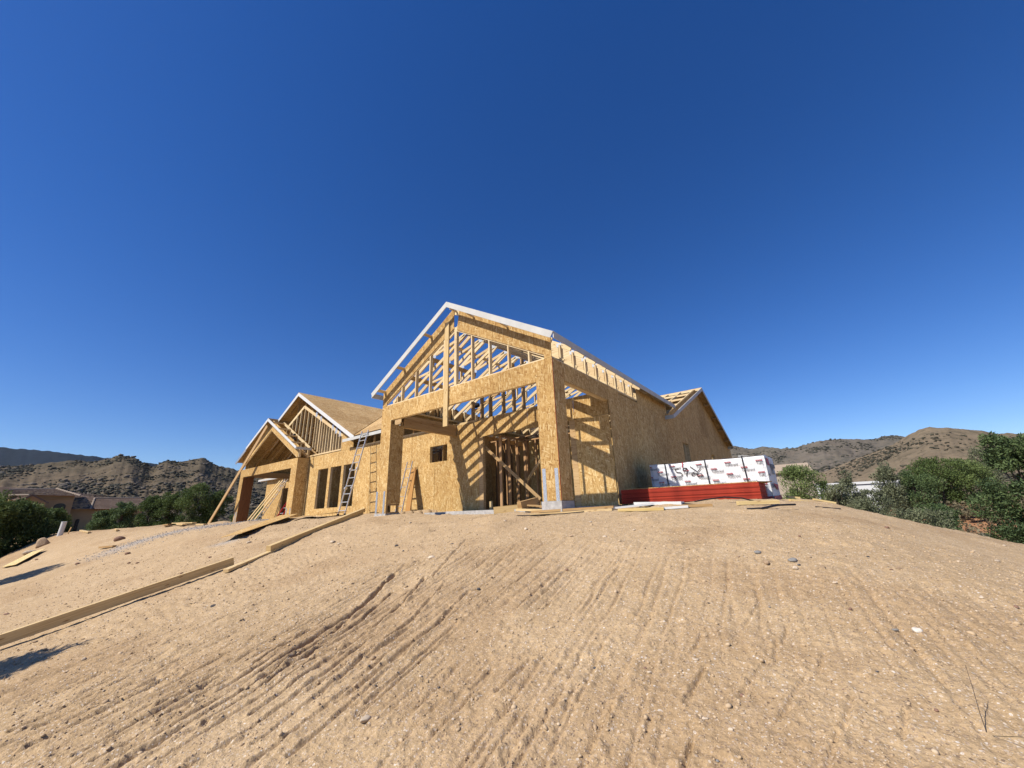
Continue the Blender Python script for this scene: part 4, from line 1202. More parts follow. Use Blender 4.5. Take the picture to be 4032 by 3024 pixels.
def ladder(name, label, foot, top, width, axis, mat, rung_mat, n, hinges=(), rail=(.020, .042), group=None, box=True):
    foot, top, ax = Vector(foot), Vector(top), Vector(axis).normalized()
    t = thing(name, label, 'ladder', foot, group)
    nrm = ax.cross(top - foot).normalized()
    for s in (-.5, .5):
        a, b = foot + ax * width * s, top + ax * width * s
        MB().bar(a, b, rail[0], rail[1], nrm).build('rail', mat, t)
    for k in range(n):
        p = foot.lerp(top, (k + .6) / n)
        MB().tube([p - ax * width * .5, p + ax * width * .5], .015, 6).build('rung', rung_mat, t)
    for f in hinges:
        p = foot.lerp(top, f)
        for s in (-.5, .5):
            q = p + ax * width * s
            MB().tube([q - ax * .028, q + ax * .028], .055, 10).build('hinge', mat, t)
    for s in (-.5, .5):
        q = foot + ax * width * s
        MB().bar(q, q + (top - foot).normalized() * .07, .04, .075, nrm).build('foot', BLACK, t)
    return t
ladder('extension_ladder', 'silver aluminium ladder with hinge joints leaning against the eave beside three tall windows', (-13.49, 7.62, on_ground(-13.49, 7.62)), (-13.69, 8.40, 3.13), .40, (1, 0.05, 0), ALU, ALU, 11, (.30, .52))
ladder('extension_ladder', 'silver ladder sloping across the back wall of the entry court', (-30.85, 11.4, -.23), (-28.75, 12.2, 2.75), .42, (1, 0.05, 0), ALU, ALU, 11, (.17,))
ladder('extension_ladder', 'red ladder with pale rungs leaning inside the entry court', (-26.70, 10.95, -.20), (-25.30, 11.9, 2.6), .50, (1, 0.1, 0), RED_FIBRE, PLATE, 9, (), (.034, .085))

def plank(name, label, p0, p1, w, d, mat, cat='board', group=None, up=(0, 0, 1)):
    return tag(MB().bar(p0, p1, w, d, up).build(name, mat), label, cat, group)
plank('long_plank', 'long dark plank leaning diagonally against the small entry gable, foot on the dirt', (-26.72, 7.52, -.27), (-21.86, 7.90, 4.50), .20, .038, LUMBER_OLD, up=(0, 1, 0))
plank('leaning_board', 'leftmost of the pale boards leaning together in the entry court', (-32.0, 11.15, -.24), (-30.0, 12.2, 2.50), .10, .036, TREATED, up=(0, 1, 0), group='pale boards leaning in the entry court')
plank('leaning_board', 'middle of the pale boards leaning together in the entry court', (-31.6, 11.2, -.24), (-29.8, 12.3, 2.55), .10, .036, TREATED, up=(0, 1, 0), group='pale boards leaning in the entry court')
plank('leaning_board', 'pale board standing nearest the silver ladder in the entry court', (-30.7, 11.1, -.24), (-29.2, 12.2, 2.45), .12, .036, TREATED, up=(0, 1, 0), group='pale boards leaning in the entry court')
# brown board and sawhorse-like steps against the porch wall
plank('brown_board', 'wide brown board leaning upright on the porch wall under the small window', (-10.60, 8.20, .03), (-10.98, 8.67, 1.46), .28, .03, ORANGE_BOARD, up=(0, 1, .25))
t = thing('step_ladder', 'thin grey step ladder behind the left porch post beside the brown board', 'ladder', (-11.0, 8.35, .03))
for s in (0, .34):
    MB().bar((-11.25 + s, 8.20, .03), (-11.18 + s * .8, 8.55, 1.70), .016, .03, (0, 1, 0)).build('rail', STEEL, t)
for k in range(5):
    z = .25 + k * .3
    MB().box((-11.22, 8.23 + .065 * k, z), (-10.93, 8.27 + .065 * k, z + .012)).build('tread', STEEL, t)

# long boards laid down the slope
gb = 'long boards lying down the dirt slope'
za_, zb2 = on_ground(-7.28, -.10), on_ground(-7.87, 2.64)
plank('slope_board', 'long board set on edge on the slope, running off the left edge of the picture', (-7.16, -.55, base_z(np.array([-7.16]), np.array([-.55]))[0] + .06), (-7.87, 2.66, zg(-7.87, 2.66) + .075), .050, .118, TREATED, group=gb)
e0, e1 = Vector((-7.50, 2.46, zg(-7.5, 2.46) + .035)), Vector((-10.1, 6.30, .055))
plank('slope_board', 'lower of two doubled boards on the slope, its near end sticking out below the other', e0, e1, .085, .045, TREATED, group=gb)
dirv = (e1 - e0).normalized()
f0 = e0 + dirv * .95 + Vector((-.01, 0, .070))
plank('slope_board', 'upper of two doubled boards on the slope, its far end rising over the crest', f0, e1 + dirv * .12 + Vector((-.01, 0, .075)), .085, .095, TREATED, group=gb)

# strand board sheets dropped on the bank
def sheet(name, label, pts, thick=.012, mat=None, cat='panel', group=None):
    return tag(MB().slab(pts, thick, out=(0, 0, 1)).build(name, mat or OSB), label, cat, group)
def drape(us, dz=.03):
    return [(u, v, zg(u, v) + dz + e) for u, v, e in us]
sheet('osb_offcut', 'long narrow strand board offcut sloping down the bank, its low end propped over shadow', drape([(-11.50, 3.55, .10), (-10.85, 3.75, .14), (-14.35, 6.55, .13), (-14.95, 6.25, .13)]))
sheet('osb_offcut', 'flat strand board sheet lying on the crest in front of the three tall windows', drape([(-13.3, 5.85, .05), (-12.1, 6.65, .10), (-12.9, 7.5, .10), (-14.3, 6.75, .05)]))
sheet('pale_sheet', 'bright pale sheet lying on the dirt by the dark bushes at far left', drape([(-21.3, .72, .03), (-20.3, .95, .05), (-22.4, 1.62, .08), (-23.2, 1.38, .05)], .02), mat=YELLOW_WOOD)

# heap of boards left of the house
sp = [(-20.0, 4.35, -21.6, 4.75, LUMBER_OLD), (-20.5, 4.55, -22.0, 4.7, LUMBER_OLD), (-18.3, 4.75, -20.9, 4.75, TREATED), (-17.6, 4.9, -19.7, 4.75, TREATED), (-18.6, 4.55, -19.7, 4.62, TREATED), (-19.6, 4.75, -21.4, 5.1, LUMBER_OLD)]
for i, (a, b, c, d, m) in enumerate(sp):
    plank('scrap_board', ('lowest brown', 'leftmost brown', 'longest pale', 'rightmost pale', 'short middle pale', 'topmost brown')[i] + ' scrap board in the low heap by the leaning plank', (a, b, zg(a, b) + .035 + .035 * (i % 3)), (c, d, zg(c, d) + .035 + .035 * (i % 3)), .13, .035, m, group='pale boards in the left heap' if m is TREATED else 'brown boards in the left heap')
for lab, a, b, m, w in (('short scrap stick lying on the dirt near the round bush', (-22.6, 3.35), (-21.9, 3.3), TREATED, .07), ('long thin scrap board along the far left edge of the pad', (-26.0, 2.75), (-23.6, 2.75), TREATED, .09), ('rough brown chunk of wood beside the gravel spill', (-17.9, 2.42), (-17.2, 2.62), LUMBER_OLD, .10)):
    plank('scrap_board', lab, (a[0], a[1], zg(*a) + .05), (b[0], b[1], zg(*b) + .05), w, .05, m)

# white pipe and stakes at the pad edge, boulders
zp_ = zg(-26.2, 2.18)
t = thing('white_post', 'short white post standing at the left edge of the pad', 'post', (-26.2, 2.18, zp_ - .1))
MB().tube([(-26.2, 2.18, zp_ - .1), (-26.15, 2.20, zp_ + .55)], .085, 14).build('shaft', WHITE_PAINT, t, smooth=False)
MB().tube([(-26.15, 2.20, zp_ + .551), (-26.149, 2.20, zp_ + .575)], .09, 14).build('cap', WHITE_PAINT, t)
plank('wooden_stake', 'thin wooden stake just right of the short white post', (-25.9, 2.36, zp_ - .05), (-25.8, 2.42, zp_ + .34), .03, .03, LUMBER_OLD)

def stone(name, label, u, v, s, tone, squash=.65, group=None, sub=1, seed=None, z=None):
    r = np.random.default_rng(int(abs(u * 977 + v * 1013) * 10) if seed is None else seed)
    V = ICO_V.copy(); F = ICO_F
    for _ in range(sub):
        nv = list(V); cache = {}; nf = []
        def mid(a, b):
            k = (min(a, b), max(a, b))
            if k not in cache:
                m = (nv[a] + nv[b]); nv.append(m / np.linalg.norm(m)); cache[k] = len(nv) - 1
            return cache[k]
        for a, b, c in F:
            x, y, w = mid(a, b), mid(b, c), mid(c, a)
            nf += [(a, x, w), (b, y, x), (c, w, y), (x, y, w)]
        V = np.array(nv); F = np.array(nf)
    for _ in range(9):          # knock flat facets off
        d = r.normal(size=3); d /= np.linalg.norm(d)
        h = r.uniform(.55, .9)
        p = V @ d
        V = V - np.clip(p - h, 0, None)[:, None] * d
    V *= r.uniform(.75, 1.2, 3) * np.array([1.15, .95, squash])
    V *= s / 2
    me = tri_mesh(name, V, F, STONE[tone])
    o = bpy.data.objects.new(name, me)
    COL.objects.link(o)
    o.location = (u, v, (on_ground(u, v) if z is None else z) + s * .5 * squash * .35)
    o.rotation_euler = (0, 0, r.uniform(0, 6.28))
    return tag(o, label, 'stone', group)
stone('boulder', 'large pale rounded boulder half buried at the left edge of the pad', -24.4, 1.66, .52, 't', .8, sub=2)
stone('boulder', 'flat pale slab of rock tilted beside the big rounded boulder', -23.6, 1.36, .50, 'p', .4, sub=2)
NM = {'p': 'pale', 't': 'tan', 'b': 'brown', 'd': 'dark', 'g': 'grey', 'w': 'white'}
special = {(-0.35, 3.98): 'largest grey stone standing on the right part of the slope', (-0.33, 3.79): 'pale stone with a dark hollow under it just below the largest grey stone', (-2.66, 2.87): 'single dark stone alone in the middle of the slope', (0.2, 3.15): 'flat white stone on the smooth right side of the slope', (-2.08, 1.41): 'big flat pale stone low in the picture centre', (-3.4, 4.63): 'blocky pale stone high on the slope below the doorway', (-18.84, 2.95): 'long brown lump beside the gravel spill', (-7.22, 3.97): 'pale pair of flat stones near the doubled boards', (-5.61, 1.78): 'dark stone between the long board and the grooves'}
def zone(u, v):
    if u < -12:
        return 'on the far left flat near the gravel spill'
    if u < -8:
        return 'on the bank left of the long boards'
    if u < -5 and v > 2.5:
        return 'on the bank just right of the doubled boards'
    if u < -4.8:
        return 'on the slope right under the long board'
    if v > 4.3:
        return 'on the crest' + (' below the porch' if u < -2.4 else ' below the red stack')
    if u < -3.2:
        return 'left of the deepest groove' if v < 1.6 else 'above the deepest groove'
    if u < -1.75:
        return 'low on the slope right of the deepest groove' if v < 2.2 else 'high on the slope below the doorway'
    if u < -.75:
        return 'low in the middle of the slope' if v < 2.2 else 'halfway up the middle of the slope'
    if u < -.2:
        return 'low on the right half of the slope' if v < 2.6 else 'near the largest grey stone'
    return 'on the smooth far right of the slope' if v < 3.4 else 'near the right hand edge of the slope'
ORD = ['nearest', 'second nearest', 'third nearest', 'fourth nearest', 'fifth nearest', 'sixth nearest', 'seventh nearest', 'eighth nearest']
buckets = {}
for u, v, s, tn in sorted(STONES, key=lambda q: math.hypot(q[0], q[1])):
    if (u, v) in special:
        stone('stone', special[(u, v)], u, v, s * 1.0, tn, .6)
    else:
        buckets.setdefault((NM[tn], zone(u, v)), []).append((u, v, s, tn))
for (tone, where), lst in buckets.items():
    for i, (u, v, s, tn) in enumerate(lst):
        if len(lst) == 1:
            lab = 'only small %s stone %s' % (tone, where)
        elif i == len(lst) - 1:
            lab = 'farthest small %s stone %s' % (tone, where)
        else:
            lab = '%s small %s stone %s' % (ORD[i], tone, where)
        stone('stone', lab, u, v, s * .85, tn, .6, group='small stones on the dirt')

# ------------------------------------------------------------------ wrapped bundle and red-edged sheets
P0, P1 = Vector((-3.35, 9.76, 0)), Vector((-.935, 9.69, 0))
EX = (P1 - P0).normalized()
EN = Vector((-EX.y, EX.x, 0))
BL, BD, BH = (P1 - P0).length, 1.16, .92
def pk(s, d, z):
    return P0 + EX * s + EN * d + Vector((0, 0, z))
bundle = thing('wrapped_bundle', 'white film wrapped bundle of strand board printed with red and black lettering', 'bundle', P0 + EX * BL / 2 + EN * BD / 2)
# wrap: a gridded box with soft folds
def wrap_mesh():
    mb = MB()
    nx, nz, nd = 36, 14, 16
    def wv(a, b, k):
        return .026 * (float(fbm(np.array([a * 2.2 + k]), np.array([b * 4.1 + k]), 4)[0]) - .5)
    def top(s):
        return BH + .018 * (1 - s / BL) - .012 * math.sin(s * 2.6) ** 2
    def fr(s, z):
        e = min(1, (z) / .05, (top(s) - z) / .05, s / .05, (BL - s) / .05)
        r_ = .022 * (1 - max(0, e)) ** 2
        return pk(s, wv(s, z, 1) + r_, z)
    for i in range(nx):
        for j in range(nz):
            s0, s1 = BL * i / nx, BL * (i + 1) / nx
            q = [fr(s, z * top(s) + .012) for s, z in ((s0, j / nz), (s1, j / nz), (s1, (j + 1) / nz), (s0, (j + 1) / nz))]
            mb.face(q, [(0, 0)] * 4)
    def sd(d, z, s, k):
        return pk(s + wv(d, z, k), d, z)
    for s, k in ((BL, 5), (0, 9)):
        for i in range(nd):
            for j in range(nz):
                q = [sd(BD * a / nd, b / nz * top(s) + .012, s, k) for a, b in ((i, j), (i + 1, j), (i + 1, j + 1), (i, j + 1))]
                mb.face(q if s else q[::-1], [(0, 0)] * 4)
    for i in range(nx):
        for j in range(nd):
            q = [pk(BL * a / nx, BD * b / nd, top(BL * a / nx) + .012 + wv(a / 9, b / 9, 3) * (0 if b in (0, nd) else 1)) for a, b in ((i, j), (i + 1, j), (i + 1, j + 1), (i, j + 1))]
            mb.face(q, [(0, 0)] * 4)
    q = [pk(0, BD, .012), pk(BL, BD, .012), pk(BL, BD, top(BL) + .012), pk(0, BD, top(0) + .012)]
    mb.face(q[::-1], [(0, 0)] * 4)
    return mb
wrap = wrap_mesh().build('film_wrap', WRAP, bundle, smooth=True)
bm_ = wrap.data
for s in (.385, 1.275, 2.02):
    m = MB()
    m.bar(pk(s - .012, -.021, .94), pk(s + .03, -.021, .02), .022, .003, EN)
    m.bar(pk(s - .012, -.01, .945), pk(s - .012, BD, .945), .022, .003, (0, 0, 1))
    m.build('band', BLACK, bundle)
_tc = {}
def text_mesh(body, size, bold=0.0, squeeze=.8, key=None):
    k = (body, size, bold, squeeze)
    if k in _tc:
        return _tc[k]
    cu = bpy.data.curves.new('lettering', 'FONT')
    cu.body = body
    cu.size = size
    cu.offset = bold
    cu.extrude = .0008
    cu.resolution_u = 3
    ob = bpy.data.objects.new('lettering', cu)
    COL.objects.link(ob)
    dg = bpy.context.evaluated_depsgraph_get()
    dg.update()
    me = bpy.data.meshes.new_from_object(ob.evaluated_get(dg))
    COL.objects.unlink(ob)
    bpy.data.objects.remove(ob)
    for v in me.vertices:
        v.co.x *= squeeze
    me.materials.clear()
    _tc[k] = me
    return me
def put_text(body, size, s, z, mat, bold=.0, squeeze=.8, plane='front', d=-.019, parent=bundle, name='lettering'):
    me = text_mesh(body, size, bold, squeeze).copy()
    me.materials.append(mat)
    o = bpy.data.objects.new(name, me)
    COL.objects.link(o)
    o.parent = parent
    if plane == 'front':
        p = pk(s, d, z)
        m = Matrix(((EX.x, 0, -EN.x, 0), (EX.y, 0, -EN.y, 0), (0, 1, 0, 0), (0, 0, 0, 1)))
    else:
        p = pk(BL + .019, s, z)
        m = Matrix(((EN.x, 0, EX.x, 0), (EN.y, 0, EX.y, 0), (0, 1, 0, 0), (0, 0, 0, 1)))
    m.translation = p - WL[parent]
    o.matrix_local = m
    return o
def decal(pts, mat, name, plane='front', d=-.019, h=.0012):
    P = [pk(s, d, z) if plane == 'front' else pk(BL + .019, s, z) for s, z in pts]
    return MB().slab(P, h, out=(-EN if plane == 'front' else EX)).build(name, mat, bundle)
# the print repeats on a staggered grid
rows = []
for k in range(9):
    s = -.115 + .2955 * k
    z0 = (.798 - .007 * k) if k % 2 == 0 else (.680 - .0075 * k)
    rows += [(s, z0), (s, z0 - .240), (s, z0 - .475)]
for s, z in rows:
    body = 'TuffStrand'
    so = s
    if s < 0:
        body, so = 'fStrand', .012
    elif s > 2.2:
        body = 'TuffS'
    put_text(body, .083, so + .004, z, PRINT_DARK, 0, .70)
    bw = .122 if s < 2.3 else .10
    if s < 0:
        decal([(.012, z + .068), (.05, z + .068), (.05, z + .094), (.012, z + .094)], PRINT_RED, 'logo_bar')
    else:
        decal([(s, z + .068), (s + bw, z + .068), (s + bw, z + .094), (s, z + .094)], PRINT_RED, 'logo_bar')
        put_text('RoyOMartin', .020, s + .008, z + .075, PRINT_WHITE, 0, .95, d=-.0208)
# right end of the bundle: wrapped-round print, dark band, red flap and skirt
put_text('trand', .083, .02, .505, PRINT_DARK, .0012, .7, 'side')
put_text('Strand', .15, .04, .27, PRINT_DARK, .002, .7, 'side')
put_text('PRO', .26, .50, .56, PRINT_DARK, .004, .8, 'side')
decal([(.48, .70), (1.14, .70), (1.14, .785), (.48, .775)], PRINT_DARK, 'dark_stripe', 'side', h=.0010)
decal([(.06, .72), (.42, .73), (.36, .86), (.05, .87)], PRINT_RED, 'red_emblem', 'side')
decal([(.30, .36), (1.02, .35), (.86, .22)], PRINT_RED, 'red_arrow', 'side')
decal([(.0, .02), (1.15, .02), (1.15, .13), (.0, .10)], PRINT_RED, 'red_skirt', 'side')
decal([(2.18, .015), (BL - .005, .015), (BL - .005, .10), (2.18, .09)], PRINT_RED, 'red_skirt')
# hand-written number in marker
for st in INKS:
    for a, b in zip(st[:-1], st[1:]):
        MB().bar(pk(a[0], -.0215, a[1]), pk(b[0], -.0215, b[1]), .0165, .0014, EN).build('marker_stroke', INK, bundle)
decal([(.760, .927), (.811, .922), (.792, .893), (.778, .81), (.758, .812), (.771, .895)], PRINT_RED, 'red_tape', d=-.0222)
for k, s in enumerate((.25, 1.2, 2.15)):
    pass

# red-edged sheets
R0 = Vector((-3.62, 8.50, 0)); R1 = Vector((-1.00, 8.545, 0))
RX = (R1 - R0).normalized(); RN = Vector((-RX.y, RX.x, 0)); RL = (R1 - R0).length
stack = thing('red_sheet_stack', 'low stack of board sheets with red painted edges in front of the white bundle', 'stack', R0 + RX * RL / 2 + RN * .55 + Vector((0, 0, .03)))
z = .055
rr = random.Random(3)
for k in range(24):
    off = rr.uniform(-.0015, .0015)
    if k in (5, 9, 16):
        z += .0035 if k != 9 else .006
        off = .006
    g = .0115
    o1 = rr.uniform(-.006, .006)
    P = [R0 + RX * (o1) + RN * off, R0 + RX * (RL + o1) + RN * off, R0 + RX * (RL + o1) + RN * (1.08 + off), R0 + RX * o1 + RN * (1.08 + off)]
    MB().slab([p + Vector((0, 0, z + g - .0008)) for p in P], g - .0008, out=(0, 0, 1)).build('sheet', RED_EDGE, stack)
    z += g
for s in (.25, 1.12, 1.95, 2.45):
    a = R0 + RX * s + Vector((0, 0, .028))
    MB().bar(a - RN * .02, a + RN * 1.05, .085, .05).build('dunnage_block', LUMBER_OLD, stack)
zt_ = z
P = [R0 + RX * .14 + RN * .02, R0 + RX * 2.60 + RN * .02, R0 + RX * 2.78 + RN * .70, R0 + RX * 2.6 + RN * 1.09, R0 + RX * .14 + RN * 1.09]
tag(MB().slab([p + Vector((0, 0, zt_ + .016 + (.012 if i in (2,) else 0))) for i, p in enumerate(P)], .013, out=(0, 0, 1)).build('loose_sheet', OSB), 'loose bare sheet lying on top of the red edged stack', 'panel')

# ------------------------------------------------------------------ scraps along the crest
def scrap(label, a, b, w, d, mat, lift=0.0, group=None, name='scrap_board', cat='board', up=(0, 0, 1), e=0.0):
    za, zb3 = on_ground(*a) + d / 2 + lift, on_ground(*b) + d / 2 + lift + e
    return plank(name, label, (a[0], a[1], za), (b[0], b[1], zb3), w, d, mat, cat, group, up)
scrap('thick timber offcut with a cut end, lying by the doorway', (-5.62, 6.55), (-5.15, 6.9), .14, .14, TREATED, e=.03)
scrap('short timber block tilted on the pile before the doorway', (-4.95, 6.55), (-4.80, 6.95), .15, .13, LUMBER_OLD, .06, e=.10)
scrap('flat board running from the timber pile to the right porch post', (-4.95, 6.5), (-4.25, 6.4), .12, .04, TREATED, .02)
scrap('broken plank propped on the timber pile towards the right porch post', (-4.85, 6.75), (-4.35, 6.75), .20, .03, LUMBER_OLD, .13, e=-.09)
scrap('long brown board lying along the crest below the right porch post', (-4.35, 6.12), (-2.95, 6.55), .10, .04, LUMBER_OLD, .03, 'boards along the crest')
scrap('long pale board just in front of the brown board on the crest', (-4.30, 6.02), (-2.93, 6.44), .10, .035, TREATED, .0, 'boards along the crest')
scrap('flat white painted trim board on the crest', (-3.02, 6.60), (-2.42, 6.95), .16, .03, WHITE_PAINT, .01)
scrap('long white trim board sloping down in front of the red stack', (-2.80, 7.15), (-1.93, 6.95), .10, .05, WHITE_PAINT, .03, e=-.03)
scrap('short white trim offcut at the end of the long white trim board', (-2.10, 6.45), (-1.75, 6.55), .12, .035, WHITE_PAINT, .0)
scrap('yellow lumber offcut in front of the white trim boards', (-2.72, 6.20), (-2.06, 6.38), .10, .045, YELLOW_WOOD, .0)
scrap('bright yellow board lying before the right end of the red stack', (-1.15, 7.00), (-.66, 7.30), .09, .055, YELLOW_WOOD, .01)
scrap('dark grey weathered board on the dirt before the red stack', (-1.95, 6.6), (-1.45, 6.75), .09, .04, LUMBER_OLD, .0)
scrap('bright yellow board beyond the right corner of the white bundle', (-.80, 11.0), (-.58, 11.1), .08, .04, YELLOW_WOOD, .10)
scrap('long yellow board lying far right at the edge of the pad', (-.66, 9.5), (-.10, 9.9), .06, .035, YELLOW_WOOD, .0)
scrap('short yellow board on top of the long one at the edge of the pad', (-.30, 9.75), (.02, 9.9), .06, .03, YELLOW_WOOD, .035)
scrap('dark plank at the right edge of the pad below the yellow boards', (-.22, 7.3), (.05, 7.38), .04, .015, BLACK, .0)
def cord(label, pts, r=.011):
    P = []
    for i in range(len(pts) - 1):
        for k in range(6):
            f = k / 6
            a, b = pts[i], pts[i + 1]
            u, v = a[0] + (b[0] - a[0]) * f, a[1] + (b[1] - a[1]) * f
            P.append((u, v, zg(u, v) + .012 + r + (a[2] + (b[2] - a[2]) * f)))
    return tag(MB().tube(P, r, 6).build('black_strap', BLACK), label, 'strap')
cord('thin black strap curving along the crest before the timber pile', [(-4.9, 6.0, .0), (-4.3, 5.85, .01), (-3.6, 6.0, .0), (-3.25, 6.2, .0)], .008)
cord('black strap arching up against the base of the red stack', [(-2.0, 7.3, 0), (-1.7, 7.5, .05), (-1.45, 7.7, .08), (-1.2, 7.75, .06), (-1.0, 7.8, .0)])
cord('flat black strap lying loose left of the arching strap', [(-2.35, 7.2, .0), (-2.0, 7.0, .02), (-1.6, 6.75, .0)])
cord('black strap ending in a bend right of the bright yellow board', [(-.92, 6.2, .0), (-.75, 6.15, .02), (-.6, 6.5, .03), (-.38, 6.75, .03)], .014)
# bare twig sticking up on the right
tz = zg(.27, 2.42)
tag(MB().tube([(.255, 2.40, tz - .03), (.258, 2.44, tz + .05), (.264, 2.47, tz + .11), (.268, 2.50, tz + .18)], .0016, 5, r1=.0008).build('dry_twig', BARK), 'thin bare twig sticking out of the smooth dirt at lower right', 'twig')
tag(MB().tube([(.26, 2.40, tz - .01), (.33, 2.33, tz + .03), (.43, 2.25, tz + .02), (.52, 2.19, tz + .04)], .0011, 5, r1=.0006).build('dry_twig', LEAF_DRY), 'thin greenish stem lying towards the lower right corner', 'twig')
# dark bundle left on the framing, tool on the entry roof
r_ = np.random.default_rng(4)
V = ICO_V * np.array([.17, .10, .10]) * (1 + .22 * r_.uniform(-1, 1, (12, 1)))
me = tri_mesh('dark_bundle', V, ICO_F, DARKCLOTH, smooth=False)
o = bpy.data.objects.new('dark_bundle', me); COL.objects.link(o); o.location = (-8.4, 9.0, 3.25)
tag(o, 'dark cloth bundle caught on the framing behind the centre board', 'bundle')
t = thing('nail_gun', 'small black tool hanging on the open entry roof', 'tool', (-20.02, 8.5, 3.80))
MB().box((-20.06, 8.46, 3.68), (-19.96, 8.54, 3.92)).build('body', BLACK, t)
MB().bar((-20.0, 8.5, 3.70), (-19.82, 8.5, 3.60), .06, .07).build('handle', BLACK, t)
MB().box((-20.13, 8.47, 3.86), (-20.061, 8.53, 3.91)).build('nose', ALU, t)

# ------------------------------------------------------------------ trees and shrubs
def leaf_cloud(r, centers, radii, n, size, squash=1.0):
    """leaf-sized quads spread through clumps; returns verts, faces, tint"""
    w = np.array(radii) ** 2
    ci = r.choice(len(centers), n, p=w / w.sum())
    d = r.normal(size=(n, 3)); d /= np.linalg.norm(d, axis=1)[:, None]
    rad = np.array(radii)[ci] * r.random(n) ** .42
    c = np.array(centers)[ci] + d * rad[:, None] * np.array([1, 1, squash])
    a = r.normal(size=(n, 3)) + d * .9 + np.array([0, 0, .5])
    a /= np.linalg.norm(a, axis=1)[:, None]
    b = np.cross(a, r.normal(size=(n, 3))); b /= np.linalg.norm(b, axis=1)[:, None]
    s = size * r.uniform(.55, 1.4, (n, 1))
    t = b * .55
    q = np.cross(a, b)
    V = np.stack([c - a * s * .2 - q * s * .35, c + b * s * .25 + a * s * .1 - q * s * .0, c + a * s + q * s * .1, c - b * s * .25 + a * s * .3 + q * s * .35], 1)
    F = np.arange(n * 4).reshape(n, 4)
    ct = r.random(len(centers))
    tint = np.clip(.55 * ct[ci] + .55 * r.random(n) - .05, 0, 1)
    return V.reshape(-1, 3), F, np.repeat(tint, 4)

def tree(name, label, cat, u, v, h, w, mat, n=5000, leaf=.10, trunk=.15, clumps=34, group=None, z=None, seed=0, low=.06, lean=0.0, shape='round', airy=1.0):
    r = np.random.default_rng(seed + 11)
    z0 = zg(u, v) if z is None else z
    t = thing(name, label, cat, (u, v, z0 - .05), group)
    cs, rs = [], []
    for i in range(clumps):
        f = (i + .5) / clumps
        zz = low + (1 - low) * (r.random() ** .85)
        if shape == 'round':
            env = math.sqrt(max(.03, 1 - ((zz - .42) / .60) ** 2))
        elif shape == 'cone':
            env = max(.12, 1.05 - zz) ** .7
        else:
            env = .55 + .45 * math.sin(math.pi * min(1, zz * 1.1))
        a = r.uniform(0, 2 * math.pi)
        rr_ = env * w / 2 * math.sqrt(r.uniform(.15, 1)) * .82
        cr = (.10 + .16 * r.random()) * min(w, h) * (1.0 if zz < .8 else .7)
        cs.append((math.cos(a) * rr_ + lean * zz * h, math.sin(a) * rr_, min(zz * h, h - cr * .8)))
        rs.append(cr)
    for i in range(clumps // 2):          # loose sprigs breaking the outline
        k = r.integers(clumps)
        dv_ = r.normal(size=3); dv_ /= np.linalg.norm(dv_); dv_[2] = abs(dv_[2])
        p_ = np.array(cs[k]) + dv_ * rs[k] * r.uniform(.8, 1.25)
        cs.append((p_[0], p_[1], min(p_[2], h * 1.02))); rs.append(rs[k] * r.uniform(.28, .5))
    V, F, tint = leaf_cloud(r, cs, rs, n, leaf * airy, .85)
    me = tri_mesh('crown', V, F, mat, tint)
    c = link('crown', me, t, (u, v, z0 - .05))
    m = MB()
    m.tube([(u, v, z0 - .25), (u + r.uniform(-.05, .05) * h, v + r.uniform(-.05, .05) * h, z0 + h * .38), (u + lean * h * .6, v + .02 * h, z0 + h * .72)], trunk * .5, 7, r1=trunk * .14)
    order = r.permutation(clumps)[:9]
    for i in order:
        b = Vector((u + lean * h * .3, v, z0 + h * (.12 + .4 * r.random())))
        e = Vector((u, v, z0)) + Vector(cs[i])
        m.tube([b, b.lerp(e, .5) + Vector((0, 0, .04 * h)), e], trunk * .22, 5, r1=trunk * .06)
    m.build('trunk', BARK, t)
    return t

def polar(az, d):
    return math.sin(R(az)) * d, math.cos(R(az)) * d

# left: dark junipers along the pad, between the site and the tiled house
L = [('big dark juniper bush at the far left, reaching the picture edge', -90.3, 28.0, 2.8, 2.6, LEAF_JUNIPER, 9000, -1.35),
     ('broad juniper bush in front of the tiled house, left of the white post', -88.0, 29.0, 2.45, 2.5, LEAF_JUNIPER, 9000, -1.25),
     ('low juniper bush behind the short white post', -86.1, 31.5, 1.9, 1.7, LEAF_JUNIPER, 6000, -1.0),
     ('rounded dark bush with the taller right lobe, alone below the tiled roof', -81.45, 42.0, 2.35, 1.75, LEAF_DARK, 7000, -.72),
     ('smaller rounded bush tucked against the left of the dark lobed bush', -82.75, 42.5, 1.75, 1.5, LEAF_DARK, 5000, -.72),
     ('upright green bush just right of the dark lobed bush', -79.3, 44.0, 2.65, 1.9, LEAF_JUNIPER, 6500, -.5),
     ('second upright bush, left shoulder of the tall juniper clump', -77.9, 43.0, 2.95, 1.8, LEAF_JUNIPER, 6500, -.5),
     ('tallest juniper of the left clump, behind the leaning plank', -75.6, 42.0, 3.45, 2.7, LEAF_JUNIPER, 9000, -.5),
     ('right hand juniper of the left clump, behind the foot of the leaning plank', -73.6, 42.0, 2.9, 1.9, LEAF_JUNIPER, 6500, -.5),
     ('green bush seen through the entry court between the post and the pale boards', -68.9, 52.0, 2.9, 2.2, LEAF_BRIGHT, 6000, -.9),
     ('low dark bush seen left of the left entry post', -71.4, 56.0, 1.7, 2.4, LEAF_DARK, 4500, -.9)]
for i, (lab, az, d, h, w, m, n, z) in enumerate(L):
    u, v = polar(az, d)
    tree('juniper_bush', lab, 'bush', u, v, h, w, m, int(n * 1.7), .085, .16, 44, 'bushes left of the house', z, i, .04)
